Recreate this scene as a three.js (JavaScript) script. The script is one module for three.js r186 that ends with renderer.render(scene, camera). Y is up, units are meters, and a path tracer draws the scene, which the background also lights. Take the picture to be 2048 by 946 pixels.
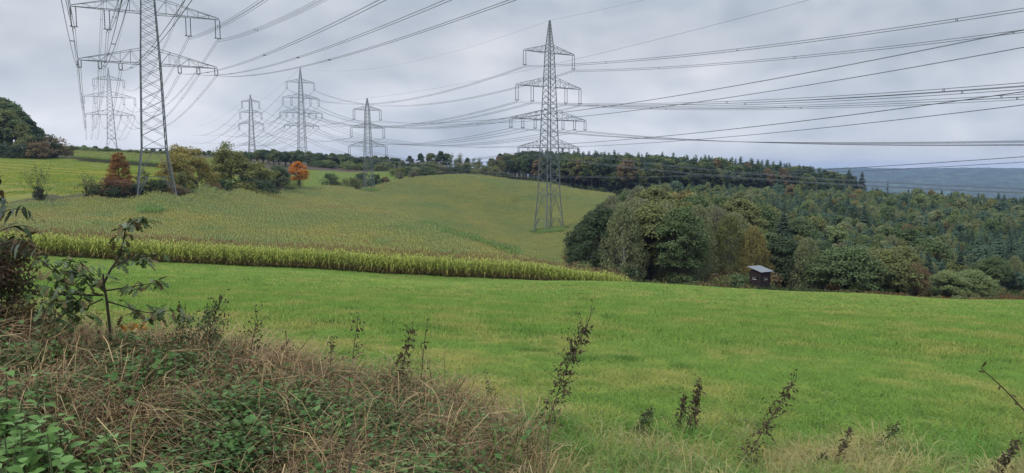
import * as THREE from 'three';
import { mergeGeometries } from 'three/addons/utils/BufferGeometryUtils.js';
import { createNoise3D, createNoise2D } from 'simplex-noise';

// ---------------------------------------------------------------- camera, sky, sun, exposure
const F = 1463, CX = 1024, CY = 473, PITCH = 5.2 * Math.PI / 180, EYE = 2.2;
const scene = new THREE.Scene();
const camera = new THREE.PerspectiveCamera(2 * Math.atan(473 / F) * 180 / Math.PI, 2048 / 946, 0.1, 20000);
camera.position.set(0, EYE, 0);
camera.rotation.set(-PITCH, 0, 0);
const renderer = new THREE.WebGLRenderer({ antialias: true });
renderer.toneMapping = THREE.LinearToneMapping;
renderer.toneMappingExposure = 1.07;
renderer.shadowMap.enabled = true;

function mulberry(a) {
  return () => { a = (a + 0x6d2b79f5) | 0; let t = Math.imul(a ^ (a >>> 15), 1 | a); t = (t + Math.imul(t ^ (t >>> 7), 61 | t)) ^ t; return ((t ^ (t >>> 14)) >>> 0) / 4294967296; };
}
const N3 = createNoise3D(mulberry(11)), N2 = createNoise2D(mulberry(12));
const fbm2 = (x, y, o = 4) => { let s = 0, a = 0.5, f = 1; for (let i = 0; i < o; i++) { s += a * N2(x * f, y * f); a *= 0.5; f *= 2.03; } return s; };
const fbm3 = (x, y, z, o = 5) => { let s = 0, a = 0.5, f = 1; for (let i = 0; i < o; i++) { s += a * N3(x * f, y * f, z * f); a *= 0.5; f *= 2.03; } return s; };
const clamp = (x, a, b) => Math.min(b, Math.max(a, x));
const lerp = (a, b, t) => a + (b - a) * t;
const smooth = (a, b, x) => { const t = clamp((x - a) / (b - a), 0, 1); return t * t * (3 - 2 * t); };

// overcast sky: an even cloud deck, brighter towards the unseen zenith to light the ground, with soft darker and lighter banks of cloud
{
  const W = 1536, HH = 768, data = new Float32Array(W * HH * 4);
  for (let j = 0; j < HH; j++) {
    const el = ((j + 0.5) / HH - 0.5) * Math.PI, y = Math.sin(el), c = Math.cos(el);
    for (let i = 0; i < W; i++) {
      const az = ((i + 0.5) / W - 0.5) * 2 * Math.PI, x = Math.cos(az) * c, z = Math.sin(az) * c, o = (j * W + i) * 4;
      const yy = Math.max(y, 0), k = 1 / (yy + 0.22);
      const px = x * k, pz = z * k;
      const warp = 0.25 * fbm3(x * 3 + 40, yy * 4, z * 3, 3), big = fbm3(px * 0.4 + 3.1, yy * 3.5, pz * 0.4 + 1.7, 4), mid = fbm3(x * 3.4 + 9 + warp, yy * 8.5 + warp, z * 3.4 - 4, 5), wisp = fbm3(x * 9 + 2 * warp, yy * 19 + warp, z * 9, 5);
      let L = 0.67 - 0.12 * smooth(0.03, 0.16, yy) + 0.8 * smooth(0.14, 0.9, yy);
      const cl = big * 0.7 + mid * 0.6 + wisp * 0.3;
      L *= 1 + 0.42 * cl;
      const white = clamp(0.5 + cl * 0.9 + 0.35 * (1 - smooth(0.0, 0.12, yy)), 0, 1);
      data[o] = L * lerp(0.85, 0.97, white); data[o + 1] = L * lerp(0.98, 1.01, white); data[o + 2] = L * lerp(1.17, 1.09, white); data[o + 3] = 1;
    }
  }
  const sky = new THREE.DataTexture(data, W, HH, THREE.RGBAFormat, THREE.FloatType);
  sky.mapping = THREE.EquirectangularReflectionMapping; sky.magFilter = THREE.LinearFilter; sky.needsUpdate = true;
  scene.background = sky; scene.environment = sky;
}
const sun = new THREE.DirectionalLight(0xfff4e6, 1.5);
sun.position.set(-120, 190, 60); sun.castShadow = true; sun.shadow.radius = 40;
sun.shadow.camera.left = -300; sun.shadow.camera.right = 300; sun.shadow.camera.top = 300; sun.shadow.camera.bottom = -300; sun.shadow.camera.far = 1500;
scene.add(sun);
scene.fog = new THREE.FogExp2(0xa6c4f4, 0.0001);

// ---------------------------------------------------------------- helpers
const cp = Math.cos(PITCH), sp = Math.sin(PITCH);
function P(px, py, d) {                                   // point at distance d ahead of the eye
  const y = -(py - CY) / F, zz = y * sp + cp, k = d / zz;
  return new THREE.Vector3((px - CX) / F * k, EYE + (y * cp - sp) * k, -d);
}
const XA = (px, d) => (px - CX) / F * d / 1.003;
const names = {};
function numbered(n) { const k = names[n] = (names[n] ?? -1) + 1; return k ? n + '_' + String(k).padStart(3, '0') : n; }
function shade(o) { o.castShadow = true; o.receiveShadow = true; return o; }
function tag(o, label, category, group, kind) { o.userData = { ...o.userData }; if (label) o.userData.label = label; if (category) o.userData.category = category; if (group) o.userData.group = group; if (kind) o.userData.kind = kind; return o; }
function thing(name, label, category, group, pos) { const g = new THREE.Group(); g.name = numbered(name); tag(g, label, category, group); if (pos) g.position.copy(pos); scene.add(g); return g; }
function part(name, geo, m, parent) { const o = shade(new THREE.Mesh(geo, m)); o.name = name; parent.add(o); return o; }
function copies(name, geo, m, mats, cols, kind, label, category) {
  const o = new THREE.InstancedMesh(geo, m, mats.length);
  for (let i = 0; i < mats.length; i++) { o.setMatrixAt(i, mats[i]); if (cols) o.setColorAt(i, cols[i]); }
  o.name = numbered(name); shade(o); tag(o, label, category, null, kind); scene.add(o); return o;
}
function baked(name, geos, m, mats, cols, kind, label, category) {     // the same, joined into one mesh
  let nv = 0, ni = 0; geos.forEach((g, q) => { nv += g.attributes.position.count * mats[q].length; ni += g.index.count * mats[q].length; });
  const pos = new Float32Array(nv * 3), col = new Float32Array(nv * 3), idx = new Uint32Array(ni); let v = 0, i = 0;
  geos.forEach((g, q) => { const p = g.attributes.position.array, c = g.attributes.color.array, x = g.index.array, n = p.length / 3; mats[q].forEach((mm, w) => { const e = mm.elements, k = cols[q][w]; for (let a = 0; a < x.length; a++) idx[i++] = x[a] + v; for (let a = 0; a < n; a++) { const X = p[a * 3], Y = p[a * 3 + 1], Z = p[a * 3 + 2], o = v * 3; pos[o] = e[0] * X + e[4] * Y + e[8] * Z + e[12]; pos[o + 1] = e[1] * X + e[5] * Y + e[9] * Z + e[13]; pos[o + 2] = e[2] * X + e[6] * Y + e[10] * Z + e[14]; col[o] = c[a * 3] * k.r; col[o + 1] = c[a * 3 + 1] * k.g; col[o + 2] = c[a * 3 + 2] * k.b; v++; } }); });
  const g = new THREE.BufferGeometry(); g.setAttribute('position', new THREE.BufferAttribute(pos, 3)); g.setAttribute('color', new THREE.BufferAttribute(col, 3)); g.setIndex(new THREE.BufferAttribute(idx, 1)); g.computeVertexNormals();
  const o = shade(new THREE.Mesh(g, m)); o.name = numbered(name); tag(o, label, category, null, kind); scene.add(o); return ni / 3;
}
class MB {                                               // collects triangles with colours
  constructor() { this.p = []; this.c = []; this.i = []; }
  v(x, y, z, c) { this.p.push(x, y, z); this.c.push(c[0], c[1], c[2]); return this.p.length / 3 - 1; }
  tri(a, b, c) { this.i.push(a, b, c); }
  leaf(o, d, n, len, wid, c, fold = 0.15) {              // a folded diamond: root o, along d, facing n
    const s = new THREE.Vector3().crossVectors(d, n).normalize(), up = n;
    const a = this.v(o.x, o.y, o.z, c), m = 0.45 * len;
    const l = this.v(o.x + d.x * m + s.x * wid / 2 + up.x * fold * wid, o.y + d.y * m + s.y * wid / 2 + up.y * fold * wid, o.z + d.z * m + s.z * wid / 2 + up.z * fold * wid, c);
    const t = this.v(o.x + d.x * len, o.y + d.y * len, o.z + d.z * len, c);
    const r = this.v(o.x + d.x * m - s.x * wid / 2 + up.x * fold * wid, o.y + d.y * m - s.y * wid / 2 + up.y * fold * wid, o.z + d.z * m - s.z * wid / 2 + up.z * fold * wid, c);
    this.tri(a, l, t); this.tri(a, t, r);
  }
  blade(pts, wid, side, c, c2 = c) {                      // a ribbon along pts, narrowing to a point
    let pl = -1, pr = -1; const n = pts.length;
    for (let k = 0; k < n; k++) {
      const w = wid * (k === 0 ? 0.7 : 1 - Math.pow(k / (n - 1), 2)) / 2, q = pts[k], cc = [lerp(c[0], c2[0], k / (n - 1)), lerp(c[1], c2[1], k / (n - 1)), lerp(c[2], c2[2], k / (n - 1))];
      if (k === n - 1) { const t = this.v(q.x, q.y, q.z, cc); this.tri(pl, pr, t); break; }
      const l = this.v(q.x - side.x * w, q.y - side.y * w, q.z - side.z * w, cc), r = this.v(q.x + side.x * w, q.y + side.y * w, q.z + side.z * w, cc);
      if (k) { this.tri(pl, pr, r); this.tri(pl, r, l); }
      pl = l; pr = r;
    }
  }
  tube(pts, rad, sides, c) {                              // tapered tube, closed at the tip
    let prev = null; const n = pts.length, t = new THREE.Vector3(), a = new THREE.Vector3(), b = new THREE.Vector3();
    for (let k = 0; k < n; k++) {
      t.subVectors(pts[Math.min(k + 1, n - 1)], pts[Math.max(k - 1, 0)]).normalize();
      a.set(t.y, -t.x, 0.3).cross(t); if (a.lengthSq() < 1e-6) a.set(1, 0, 0); a.normalize(); b.crossVectors(t, a);
      const ring = [], r = rad[k];
      for (let s = 0; s < sides; s++) { const q = s / sides * Math.PI * 2, x = Math.cos(q) * r, y = Math.sin(q) * r; ring.push(this.v(pts[k].x + a.x * x + b.x * y, pts[k].y + a.y * x + b.y * y, pts[k].z + a.z * x + b.z * y, c)); }
      if (prev) for (let s = 0; s < sides; s++) { const s2 = (s + 1) % sides; this.tri(prev[s], prev[s2], ring[s2]); this.tri(prev[s], ring[s2], ring[s]); }
      prev = ring;
    }
    for (let s = 1; s + 1 < sides; s++) this.tri(prev[0], prev[s], prev[s + 1]);
  }
  geo() {
    const g = new THREE.BufferGeometry();
    g.setAttribute('position', new THREE.Float32BufferAttribute(this.p, 3)); g.setAttribute('color', new THREE.Float32BufferAttribute(this.c, 3)); g.setIndex(this.i);
    g.computeVertexNormals(); return g;
  }
}
const V = (x, y, z) => new THREE.Vector3(x, y, z);
const rv = (r) => { const u = r() * 2 - 1, a = r() * 6.2832, s = Math.sqrt(1 - u * u); return V(s * Math.cos(a), u, s * Math.sin(a)); };
const curve = (pts, n) => new THREE.CatmullRomCurve3(pts).getPoints(n);
const tint = (c, r, k = 0.25) => { const f = 1 + (r() - 0.5) * 2 * k, g = (r() - 0.5) * k * 0.5; return [c[0] * (f + g), c[1] * f, c[2] * (f - g)]; };
const leafMat = (t = 0.3) => new THREE.MeshPhysicalMaterial({ vertexColors: true, roughness: 0.95, transmission: t, thickness: 0, ior: 1.3, specularIntensity: 0.5, side: THREE.DoubleSide });
const LEAF = leafMat(0.3), BARK = new THREE.MeshStandardMaterial({ vertexColors: true, roughness: 0.95 });
const crownMat = {};                                     // the same leaves in other greens
function crownOf(r, g, b) { const k = [r, g, b].join(); return crownMat[k] ??= Object.assign(leafMat(0.3), { color: new THREE.Color().setRGB(r, g, b) }); }

// ---------------------------------------------------------------- terrain
const planeRel = (X, d) => -1.4 - 0.132 * d - 0.043 * X;
const ctrl = [];                                          // [theta, ln d, slope]
const addRel = (px, d, rel) => { const X = XA(px, d); ctrl.push([Math.atan2(X, d) * 3, Math.log(d), rel / d]); };
const addPx = (px, py, d, crop = 0) => addRel(px, d, P(px, py, d).y - EYE - crop);
for (const [d, row] of [[2, [[-300, -1.7], [0, -1.8], [500, -2.0], [1024, -2.1], [1500, -2.15], [2048, -2.2], [2350, -2.25]]],
  [3.2, [[-300, -1.6], [0, -1.72], [400, -1.92], [800, -2.05], [1400, -2.2], [2048, -2.3]]],
  [4.5, [[-100, -1.4], [300, -1.58], [650, -1.85], [1000, -2.1], [1500, -2.3], [2048, -2.4]]],
  [5.5, [[-200, -1.4], [0, -1.42], [300, -1.52], [600, -1.75], [850, -2.0], [1100, -2.18], [1600, -2.4], [2048, -2.5]]]]) for (const [px, rel] of row) addRel(px, d, rel);
for (const d of [7.5, 10, 15, 25, 40, 58]) for (const px of [-250, 150, 600, 1024, 1500, 2000, 2350]) addRel(px, d, planeRel(XA(px, d), d));
for (const a of [[-200, 499, 68], [0, 508, 73], [250, 520, 77], [500, 533, 80], [750, 547, 83], [900, 555, 85], [1000, 561, 85], [1100, 565, 82], [1200, 569, 80], [1300, 573, 79], [1400, 578, 78], [1525, 584, 77], [1750, 594, 77], [2048, 606, 77], [2300, 617, 77]]) addPx(...a);
const C = 2.3;
for (const a of [[-200, 408, 138, C], [0, 404, 140, C], [100, 398, 146, C], [250, 391, 150, C], [380, 380, 165, C], [440, 378, 195, C], [520, 377, 235, C], [600, 376, 266, C], [700, 373, 318, C], [760, 366, 338, C],
  [830, 352, 354, C], [900, 347, 365, C], [960, 348, 365, C], [1090, 363, 355, C], [1215, 384, 335, C],
  [-100, 440, 105, C], [100, 434, 110, C], [300, 432, 118, C], [500, 442, 124, C], [500, 408, 165, C], [700, 452, 120, C], [700, 415, 165, C], [700, 404, 240, C], [700, 388, 272, C],
  [830, 441, 145, C], [830, 437, 205, C], [830, 402, 262, C], [830, 372, 312, C], [940, 478, 125, C], [940, 474, 188, C], [940, 432, 242, C], [940, 388, 302, C],
  [1050, 511, 112, C], [1050, 505, 165, C], [1050, 440, 258, C], [1050, 400, 302, C], [1150, 400, 300, C], [1150, 430, 255, C],
  [80, 398, 151], [168, 393, 154], [400, 383, 178], [485, 383, 224], [598, 380, 274],
  [50, 350, 200], [50, 314, 290], [200, 360, 185], [200, 335, 250], [200, 322, 282], [330, 335, 268], [400, 330, 285], [-200, 355, 190], [-200, 312, 290], [450, 352, 250], [530, 354, 285],
  [660, 372, 318], [650, 360, 348], [650, 341, 405], [640, 335, 425], [737, 389, 320], [780, 353, 380], [780, 343, 420], [560, 346, 335]]) addPx(...a);
for (const a of [[700, 190, -12.4], [830, 168, -15], [940, 152, -18.2], [1050, 138, -19.8], [1098, 225, -20], [311, 155, -5.6],
  [1130, 100, -16], [1130, 118, -18.5], [1250, 100, -16.8], [1400, 96, -17], [1400, 112, -19], [1525, 90, -16], [1525, 106, -19], [1700, 90, -16.6], [1700, 106, -19.5], [1900, 90, -17.4], [1900, 106, -19.8], [2100, 90, -18], [2100, 106, -20.5], [2350, 100, -21],
  [1300, 130, -20.5], [1500, 140, -21.5], [1700, 140, -22], [1900, 150, -22], [2100, 150, -22], [1150, 160, -20.5], [1300, 180, -20], [1500, 190, -20.5], [1700, 200, -20], [1900, 210, -20.5], [2100, 210, -21.5], [2350, 210, -22],
  [1230, 250, -17.5], [1400, 260, -16.5], [1600, 280, -16], [1800, 290, -18], [2000, 300, -20.5], [2200, 300, -22.5],
  [1250, 335, -12.5], [1400, 360, -13], [1550, 390, -14.5], [1700, 420, -17.5], [1850, 420, -19.5], [2048, 440, -24.5], [2300, 440, -28],
  [1250, 500, -11], [1550, 600, -32], [1850, 600, -48], [2048, 600, -54], [1000, 500, -3], [1000, 425, -3.5], [1100, 405, -8.5], [700, 520, 4], [600, 490, 3.5], [500, 530, 9], [220, 440, 8.2], [400, 380, 7], [20, 350, 9], [0, 500, 13], [-250, 400, 11], [900, 425, -1.5], [850, 400, -2]]) addRel(...a);
const tps = (() => {                                       // thin-plate spline through the control points
  const n = ctrl.length, m = n + 3, A = [], b = [], U = (r2) => (r2 < 1e-12 ? 0 : r2 * Math.log(r2));
  for (let i = 0; i < n; i++) { const row = new Float64Array(m); for (let j = 0; j < n; j++) row[j] = U((ctrl[i][0] - ctrl[j][0]) ** 2 + (ctrl[i][1] - ctrl[j][1]) ** 2); row[i] += 4e-4; row[n] = 1; row[n + 1] = ctrl[i][0]; row[n + 2] = ctrl[i][1]; A.push(row); b.push(ctrl[i][2]); }
  for (let k = 0; k < 3; k++) { const row = new Float64Array(m); for (let j = 0; j < n; j++) row[j] = k ? ctrl[j][k - 1] : 1; A.push(row); b.push(0); }
  for (let k = 0; k < m; k++) {
    let p = k; for (let i = k + 1; i < m; i++) if (Math.abs(A[i][k]) > Math.abs(A[p][k])) p = i;
    [A[k], A[p]] = [A[p], A[k]]; [b[k], b[p]] = [b[p], b[k]];
    for (let i = k + 1; i < m; i++) { const f = A[i][k] / A[k][k]; if (f) { for (let j = k; j < m; j++) A[i][j] -= f * A[k][j]; b[i] -= f * b[k]; } }
  }
  for (let k = m - 1; k >= 0; k--) { for (let j = k + 1; j < m; j++) b[k] -= A[k][j] * b[j]; b[k] /= A[k][k]; }
  return (u, v) => { let s = b[n] + b[n + 1] * u + b[n + 2] * v; for (let j = 0; j < n; j++) { const du = u - ctrl[j][0], dv = v - ctrl[j][1]; s += b[j] * U(du * du + dv * dv); } return s; };
})();
// the spline, tabulated
const TU = 260, TV = 420, U0 = -2.45, U1 = 2.45, V0 = Math.log(1.6), V1 = Math.log(620), tab = new Float32Array((TU + 1) * (TV + 1));
for (let j = 0; j <= TV; j++) for (let i = 0; i <= TU; i++) tab[j * (TU + 1) + i] = tps(U0 + (U1 - U0) * i / TU, V0 + (V1 - V0) * j / TV);
function slopeAt(th, d) {
  const u = clamp((th * 3 - U0) / (U1 - U0), 0, 0.99999) * TU, v = clamp((Math.log(d) - V0) / (V1 - V0), 0, 0.99999) * TV, i = u | 0, j = v | 0, a = u - i, b = v - j, o = j * (TU + 1) + i;
  return lerp(lerp(tab[o], tab[o + 1], a), lerp(tab[o + TU + 1], tab[o + TU + 2], a), b);
}
function H(x, z) {
  const r = Math.max(Math.hypot(x, z), 0.4), th = Math.atan2(x, -z), tc = clamp(th, -0.8, 0.8), d = r * Math.cos(tc), dc = clamp(d, 1.6, 620);
  let rel = slopeAt(tc, dc) * dc;
  if (d > 620) rel = Math.max(rel - 0.11 * (d - 620), -150);
  const back = smooth(0.9, 1.9, Math.abs(th));
  return EYE + lerp(rel, -2.3 - 0.01 * r, back);
}
// what grows where, by picture column (from the eye) and distance
const table = (t) => (x) => { if (x <= t[0][0]) return t[0][1]; for (let k = 1; k < t.length; k++) if (x <= t[k][0]) return lerp(t[k - 1][1], t[k][1], (x - t[k - 1][0]) / (t[k][0] - t[k - 1][0])); return t[t.length - 1][1]; };
const edge = table([[-600, 55], [-200, 68], [0, 73], [500, 80], [1000, 86], [1250, 93], [1300, 82], [1525, 77], [2600, 77]]);
const fieldTop = table([[-600, 135], [-200, 138], [0, 140], [100, 146], [250, 149], [362, 151], [372, 162], [385, 167], [440, 195], [520, 235], [600, 266], [700, 318], [737, 331], [760, 338], [830, 354], [900, 366], [960, 366], [1090, 356], [1215, 336], [1235, 330]]);
const fieldRight = table([[80, 1285], [92, 1265], [100, 1170], [115, 1136], [160, 1122], [230, 1150], [335, 1235]]);
const bankTo = table([[-200, 6.3], [300, 6.2], [700, 6.2], [900, 6.1], [1100, 6.1], [1400, 6.3], [2200, 6.4]]);   // where the bank ends and the meadow begins
const colOf = (x, d) => CX + F * x / d * 1.003;
const towerClear = (x, d) => Math.hypot(x - 11.7, d - 225) < 7.5 || Math.hypot(x + 63.2, d - 320) < 6;
const inField = (x, d) => { const c = colOf(x, d); return d > edge(c) + 0.3 && d < fieldTop(c) && c < fieldRight(d) && !towerClear(x, d); };
const upTop = table([[-300, 290], [0, 292], [150, 288], [160, 276], [370, 262], [500, 262]]);
const isUpMeadow = (c, d) => (c < 590 && d > fieldTop(c) + 9 && d < upTop(c)) || (c > 600 && c < 815 && d > fieldTop(c) + 16 && d < lerp(398, 420, (c - 600) / 200));
const isUpMaize = (c, d) => c > 155 && c < 345 ? d >= upTop(c) && d < upTop(c) + 50 : c >= 345 && c < 600 && d > 268 && d < 300;
{
  const th = []; for (let k = -40; k < 0; k++) th.push(-0.78 + (k / 40) * (Math.PI - 0.78)); for (let k = 0; k <= 440; k++) th.push(-0.78 + 1.56 * k / 440); for (let k = 1; k <= 40; k++) th.push(0.78 + (k / 40) * (Math.PI - 0.78));
  const rr = [0.05]; for (let k = 0; k <= 70; k++) rr.push(0.8 * Math.pow(15 / 0.8, k / 70)); for (let k = 1; k <= 50; k++) rr.push(15 * Math.pow(4, k / 50)); for (let k = 1; k <= 210; k++) rr.push(60 * Math.pow(7.5, k / 210)); for (let k = 1; k <= 36; k++) rr.push(450 * Math.pow(12, k / 36));
  const nt = th.length, nr = rr.length, pos = new Float32Array(nt * nr * 3), col = new Float32Array(nt * nr * 3), uv = new Float32Array(nt * nr * 2), idx = [];
  for (let j = 0; j < nr; j++) for (let i = 0; i < nt; i++) {
    const o = j * nt + i, x = Math.sin(th[i]) * rr[j], z = -Math.cos(th[i]) * rr[j], d = -z, c = colOf(x, Math.max(d, 0.5));
    let y = H(x, z); if (rr[j] > 4) y += 0.05 * fbm2(x * 0.2, z * 0.2, 3);
    pos.set([x, y, z], o * 3); uv.set([x / 6, z / 6], o * 2);
    const n1 = fbm2(x * 0.05, z * 0.05, 4), n2 = fbm2(x * 0.6 + 7, z * 0.6, 3);
    let k;
    if (d < 1 || d < edge(c)) k = d < Math.max(bankTo(c) - 1.1 - 1.2 * smooth(850, 1150, c), 1) ? [0.04 + 0.012 * n2, 0.035 + 0.01 * n2, 0.02] : [0.085 + 0.03 * n1 + 0.02 * n2, 0.15 + 0.03 * n2, 0.028];
    else if (inField(x, d)) k = [0.09, 0.085, 0.035];
    else if (isUpMeadow(c, d)) { const s = N2(d * 0.22 + 0.1 * x, 3.3); k = [0.26 + 0.05 * s + 0.03 * n1, 0.29 + 0.03 * s + 0.02 * n2, 0.05]; if (c > 600) k = [0.17 + 0.03 * n2, 0.26, 0.05]; }
    else if (c > 600 && c < 720 && d >= 398 && d < 440) k = [0.12, 0.085, 0.06];
    else if (c < 600 && d > fieldTop(c) && d < 330) k = [0.11 + 0.05 * n2, 0.115 + 0.03 * n2, 0.045];
    else { const f = smooth(-0.1, 0.4, n1 + n2 * 0.5); k = [lerp(0.055, 0.13, f), lerp(0.065, 0.085, f), lerp(0.025, 0.04, f)]; }
    col.set(k, o * 3);
  }
  for (let j = 0; j + 1 < nr; j++) for (let i = 0; i + 1 < nt; i++) { const a = j * nt + i; idx.push(a, a + nt, a + 1, a + 1, a + nt, a + nt + 1); }
  const g = new THREE.BufferGeometry(); g.setAttribute('position', new THREE.BufferAttribute(pos, 3)); g.setAttribute('color', new THREE.BufferAttribute(col, 3)); g.setAttribute('uv', new THREE.BufferAttribute(uv, 2)); g.setIndex(idx.map((v) => v)); g.computeVertexNormals();
  const TN = 512, td = new Uint8Array(TN * TN * 4), rt = mulberry(5);
  for (let j = 0; j < TN; j++) for (let i = 0; i < TN; i++) { const a = i / TN * 6.2832, b = j / TN * 6.2832, n = fbm3(Math.cos(a) * 4, Math.sin(a) * 4 + Math.cos(b) * 4, Math.sin(b) * 4, 4); const q = clamp(200 + n * 90 + (rt() - 0.5) * 60, 90, 255); td.set([q, q, q * 0.97, 255], (j * TN + i) * 4); }
  const tex = new THREE.DataTexture(td, TN, TN); tex.wrapS = tex.wrapT = THREE.RepeatWrapping; tex.magFilter = THREE.LinearFilter; tex.colorSpace = THREE.SRGBColorSpace; tex.needsUpdate = true;
  const bump = new THREE.DataTexture(td, TN, TN); bump.wrapS = bump.wrapT = THREE.RepeatWrapping; bump.magFilter = THREE.LinearFilter; bump.needsUpdate = true;
  const ground = shade(new THREE.Mesh(g, new THREE.MeshStandardMaterial({ vertexColors: true, map: tex, bumpMap: bump, bumpScale: 0.08, roughness: 1 })));
  ground.name = 'ground'; ground.userData.kind = 'structure'; scene.add(ground);
}
// the wooded hills across the valley
{
  const p = [], c = [], idx = [], nt = 330, nr = 110;
  for (let j = 0; j <= nr; j++) for (let i = 0; i <= nt; i++) {
    const th = -0.1 + 0.95 * i / nt, r = 2300 + 4700 * j / nr, x = Math.sin(th) * r, z = -Math.cos(th) * r;
    const px = CX + F * Math.tan(th);
    const back = smooth(3000, 5600, r), ridge1 = smooth(2500, 3500, r) * (1 - smooth(3500, 4300, r));
    let y = -150 + 158 * back + 12 * fbm2(x * 0.0011, z * 0.0011 + 5, 4) * back + 75 * ridge1 * smooth(1500, 2300, px) * (0.7 + 0.8 * fbm2(x * 0.0012 + 3, 1, 3));
    y += 7 * fbm2(x * 0.02, z * 0.02, 3) - 120 * smooth(5900, 7000, r);
    p.push(x, EYE + y, z); const q = fbm2(x * 0.006, z * 0.006, 4), m = Math.max(0.25, 0.85 + 1.5 * q + 0.6 * N2(x * 0.03, z * 0.03)); c.push(0.034 * m, 0.06 * m, 0.034 * m);
  }
  for (let j = 0; j < nr; j++) for (let i = 0; i < nt; i++) { const a = j * (nt + 1) + i; idx.push(a, a + nt + 1, a + 1, a + 1, a + nt + 1, a + nt + 2); }
  const g = new THREE.BufferGeometry(); g.setAttribute('position', new THREE.Float32BufferAttribute(p, 3)); g.setAttribute('color', new THREE.Float32BufferAttribute(c, 3)); g.setIndex(idx); g.computeVertexNormals();
  const o = shade(new THREE.Mesh(g, new THREE.MeshStandardMaterial({ vertexColors: true, roughness: 1 }))); o.name = 'hills'; o.userData.kind = 'structure'; scene.add(o);
}
// ---------------------------------------------------------------- plants: builders of trunk and crown shapes
const BROWN = [0.075, 0.058, 0.042];
function branchy(mb, o, dir, len, rad, depth, r, tips, opt) {
  const segs = 3, pts = [o.clone()], rads = [rad]; let d = dir.clone(), q = o.clone();
  for (let k = 1; k <= segs; k++) { d.add(rv(r).multiplyScalar(opt.wob ?? 0.22)).add(V(0, opt.up ?? 0.06, 0)).normalize(); q = q.clone().addScaledVector(d, len / segs); pts.push(q); rads.push(rad * lerp(1, 0.62, k / segs)); }
  mb.tube(pts, rads, depth > 2 ? 6 : depth > 0 ? 4 : 3, opt.bark ?? BROWN);
  if (depth <= 0) { tips.push([q, d]); return; }
  const n = opt.n ?? 3;
  for (let k = 0; k < n; k++) {
    const at = k === 0 ? 1 : 0.45 + 0.5 * r(), p = pts[Math.min(segs, Math.round(at * segs))];
    const side = rv(r); side.addScaledVector(d, -side.dot(d)).normalize();
    const nd = d.clone().multiplyScalar(k === 0 ? 1 : 0.75).addScaledVector(side, (k === 0 ? 0.25 : opt.spread ?? 0.8)).normalize();
    branchy(mb, p, nd, len * (k === 0 ? 0.8 : 0.62 + 0.2 * r()), rads[Math.min(segs, Math.round(at * segs))] * (k === 0 ? 0.9 : 0.62), depth - 1, r, tips, opt);
  }
}
function spray(mb, c, rx, ry, rz, n, len, wid, col, r, droop = 0.2, low = -0.35, tk = 0.3) {     // leaves over the outside of one clump
  for (let k = 0; k < n; k++) {
    let u = rv(r); if (u.y < low) u.y = -u.y * 0.5;
    const s = 0.55 + 0.5 * Math.sqrt(r()), o = V(c.x + u.x * rx * s, c.y + u.y * ry * s, c.z + u.z * rz * s);
    const nrm = u.clone().add(V(0, 0.45, 0)).addScaledVector(rv(r), 0.75).normalize();
    const al = rv(r); al.y -= droop; al.addScaledVector(nrm, -al.dot(nrm)).normalize();
    mb.leaf(o, al, nrm, len * (0.7 + 0.6 * r()), wid * (0.7 + 0.6 * r()), tint(col, r, tk));
  }
}
// crown of clumps inside an egg-shaped outline, limbs running out to them
function broadleaf(o) {
  const { h, rad, base, clumps, leaves, len, seed, droop = 0.2, flat = 0.75, bark = BROWN, trunk = 0.022, top = 0.5, tk = 0.3, cs = 1 } = o, r = mulberry(seed), w = new MB(), l = new MB(), col = [1, 1, 1];
  const cy = base + (h - base) * top, ry = (h - base) * 0.5;
  const tp = []; for (let k = 0; k <= 6; k++) tp.push(V((r() - 0.5) * 0.05 * h * k / 6, h * 0.9 * k / 6, (r() - 0.5) * 0.05 * h * k / 6));
  w.tube(curve(tp, 10), Array.from({ length: 11 }, (_, k) => h * trunk * (k === 0 ? 1.35 : 1) * Math.pow(1 - k / 11.5, 0.8)), 7, bark);
  for (let k = 0; k < clumps; k++) {
    const u = rv(r); if (u.y < -0.6) u.y *= -1; const s = 0.35 + 0.5 * Math.cbrt(r()), narrow = u.y > 0 ? 1 - 0.35 * u.y * u.y : 1 - 0.25 * u.y * u.y;
    const c = V(u.x * rad * s * narrow, cy + u.y * ry * s, u.z * rad * s * narrow), cr = rad * (0.22 + 0.2 * r()) * cs;
    const y0 = clamp(c.y - rad * (0.4 + 0.5 * r()), base * 0.7, h * 0.8);
    w.tube(curve([V(tp[3].x * y0 / h, y0, 0), V(c.x * 0.45, lerp(y0, c.y, 0.6), c.z * 0.45), c], 4), [0.45, 0.38, 0.3, 0.2, 0.1].map((f) => f * h * trunk * 0.75), 4, bark);
    spray(l, c, cr, cr * flat, cr, Math.round(leaves / clumps), len, len * 0.75, col, r, droop, -0.45, tk);
  }
  return { trunk: w.geo(), crown: l.geo(), h };
}
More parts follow.
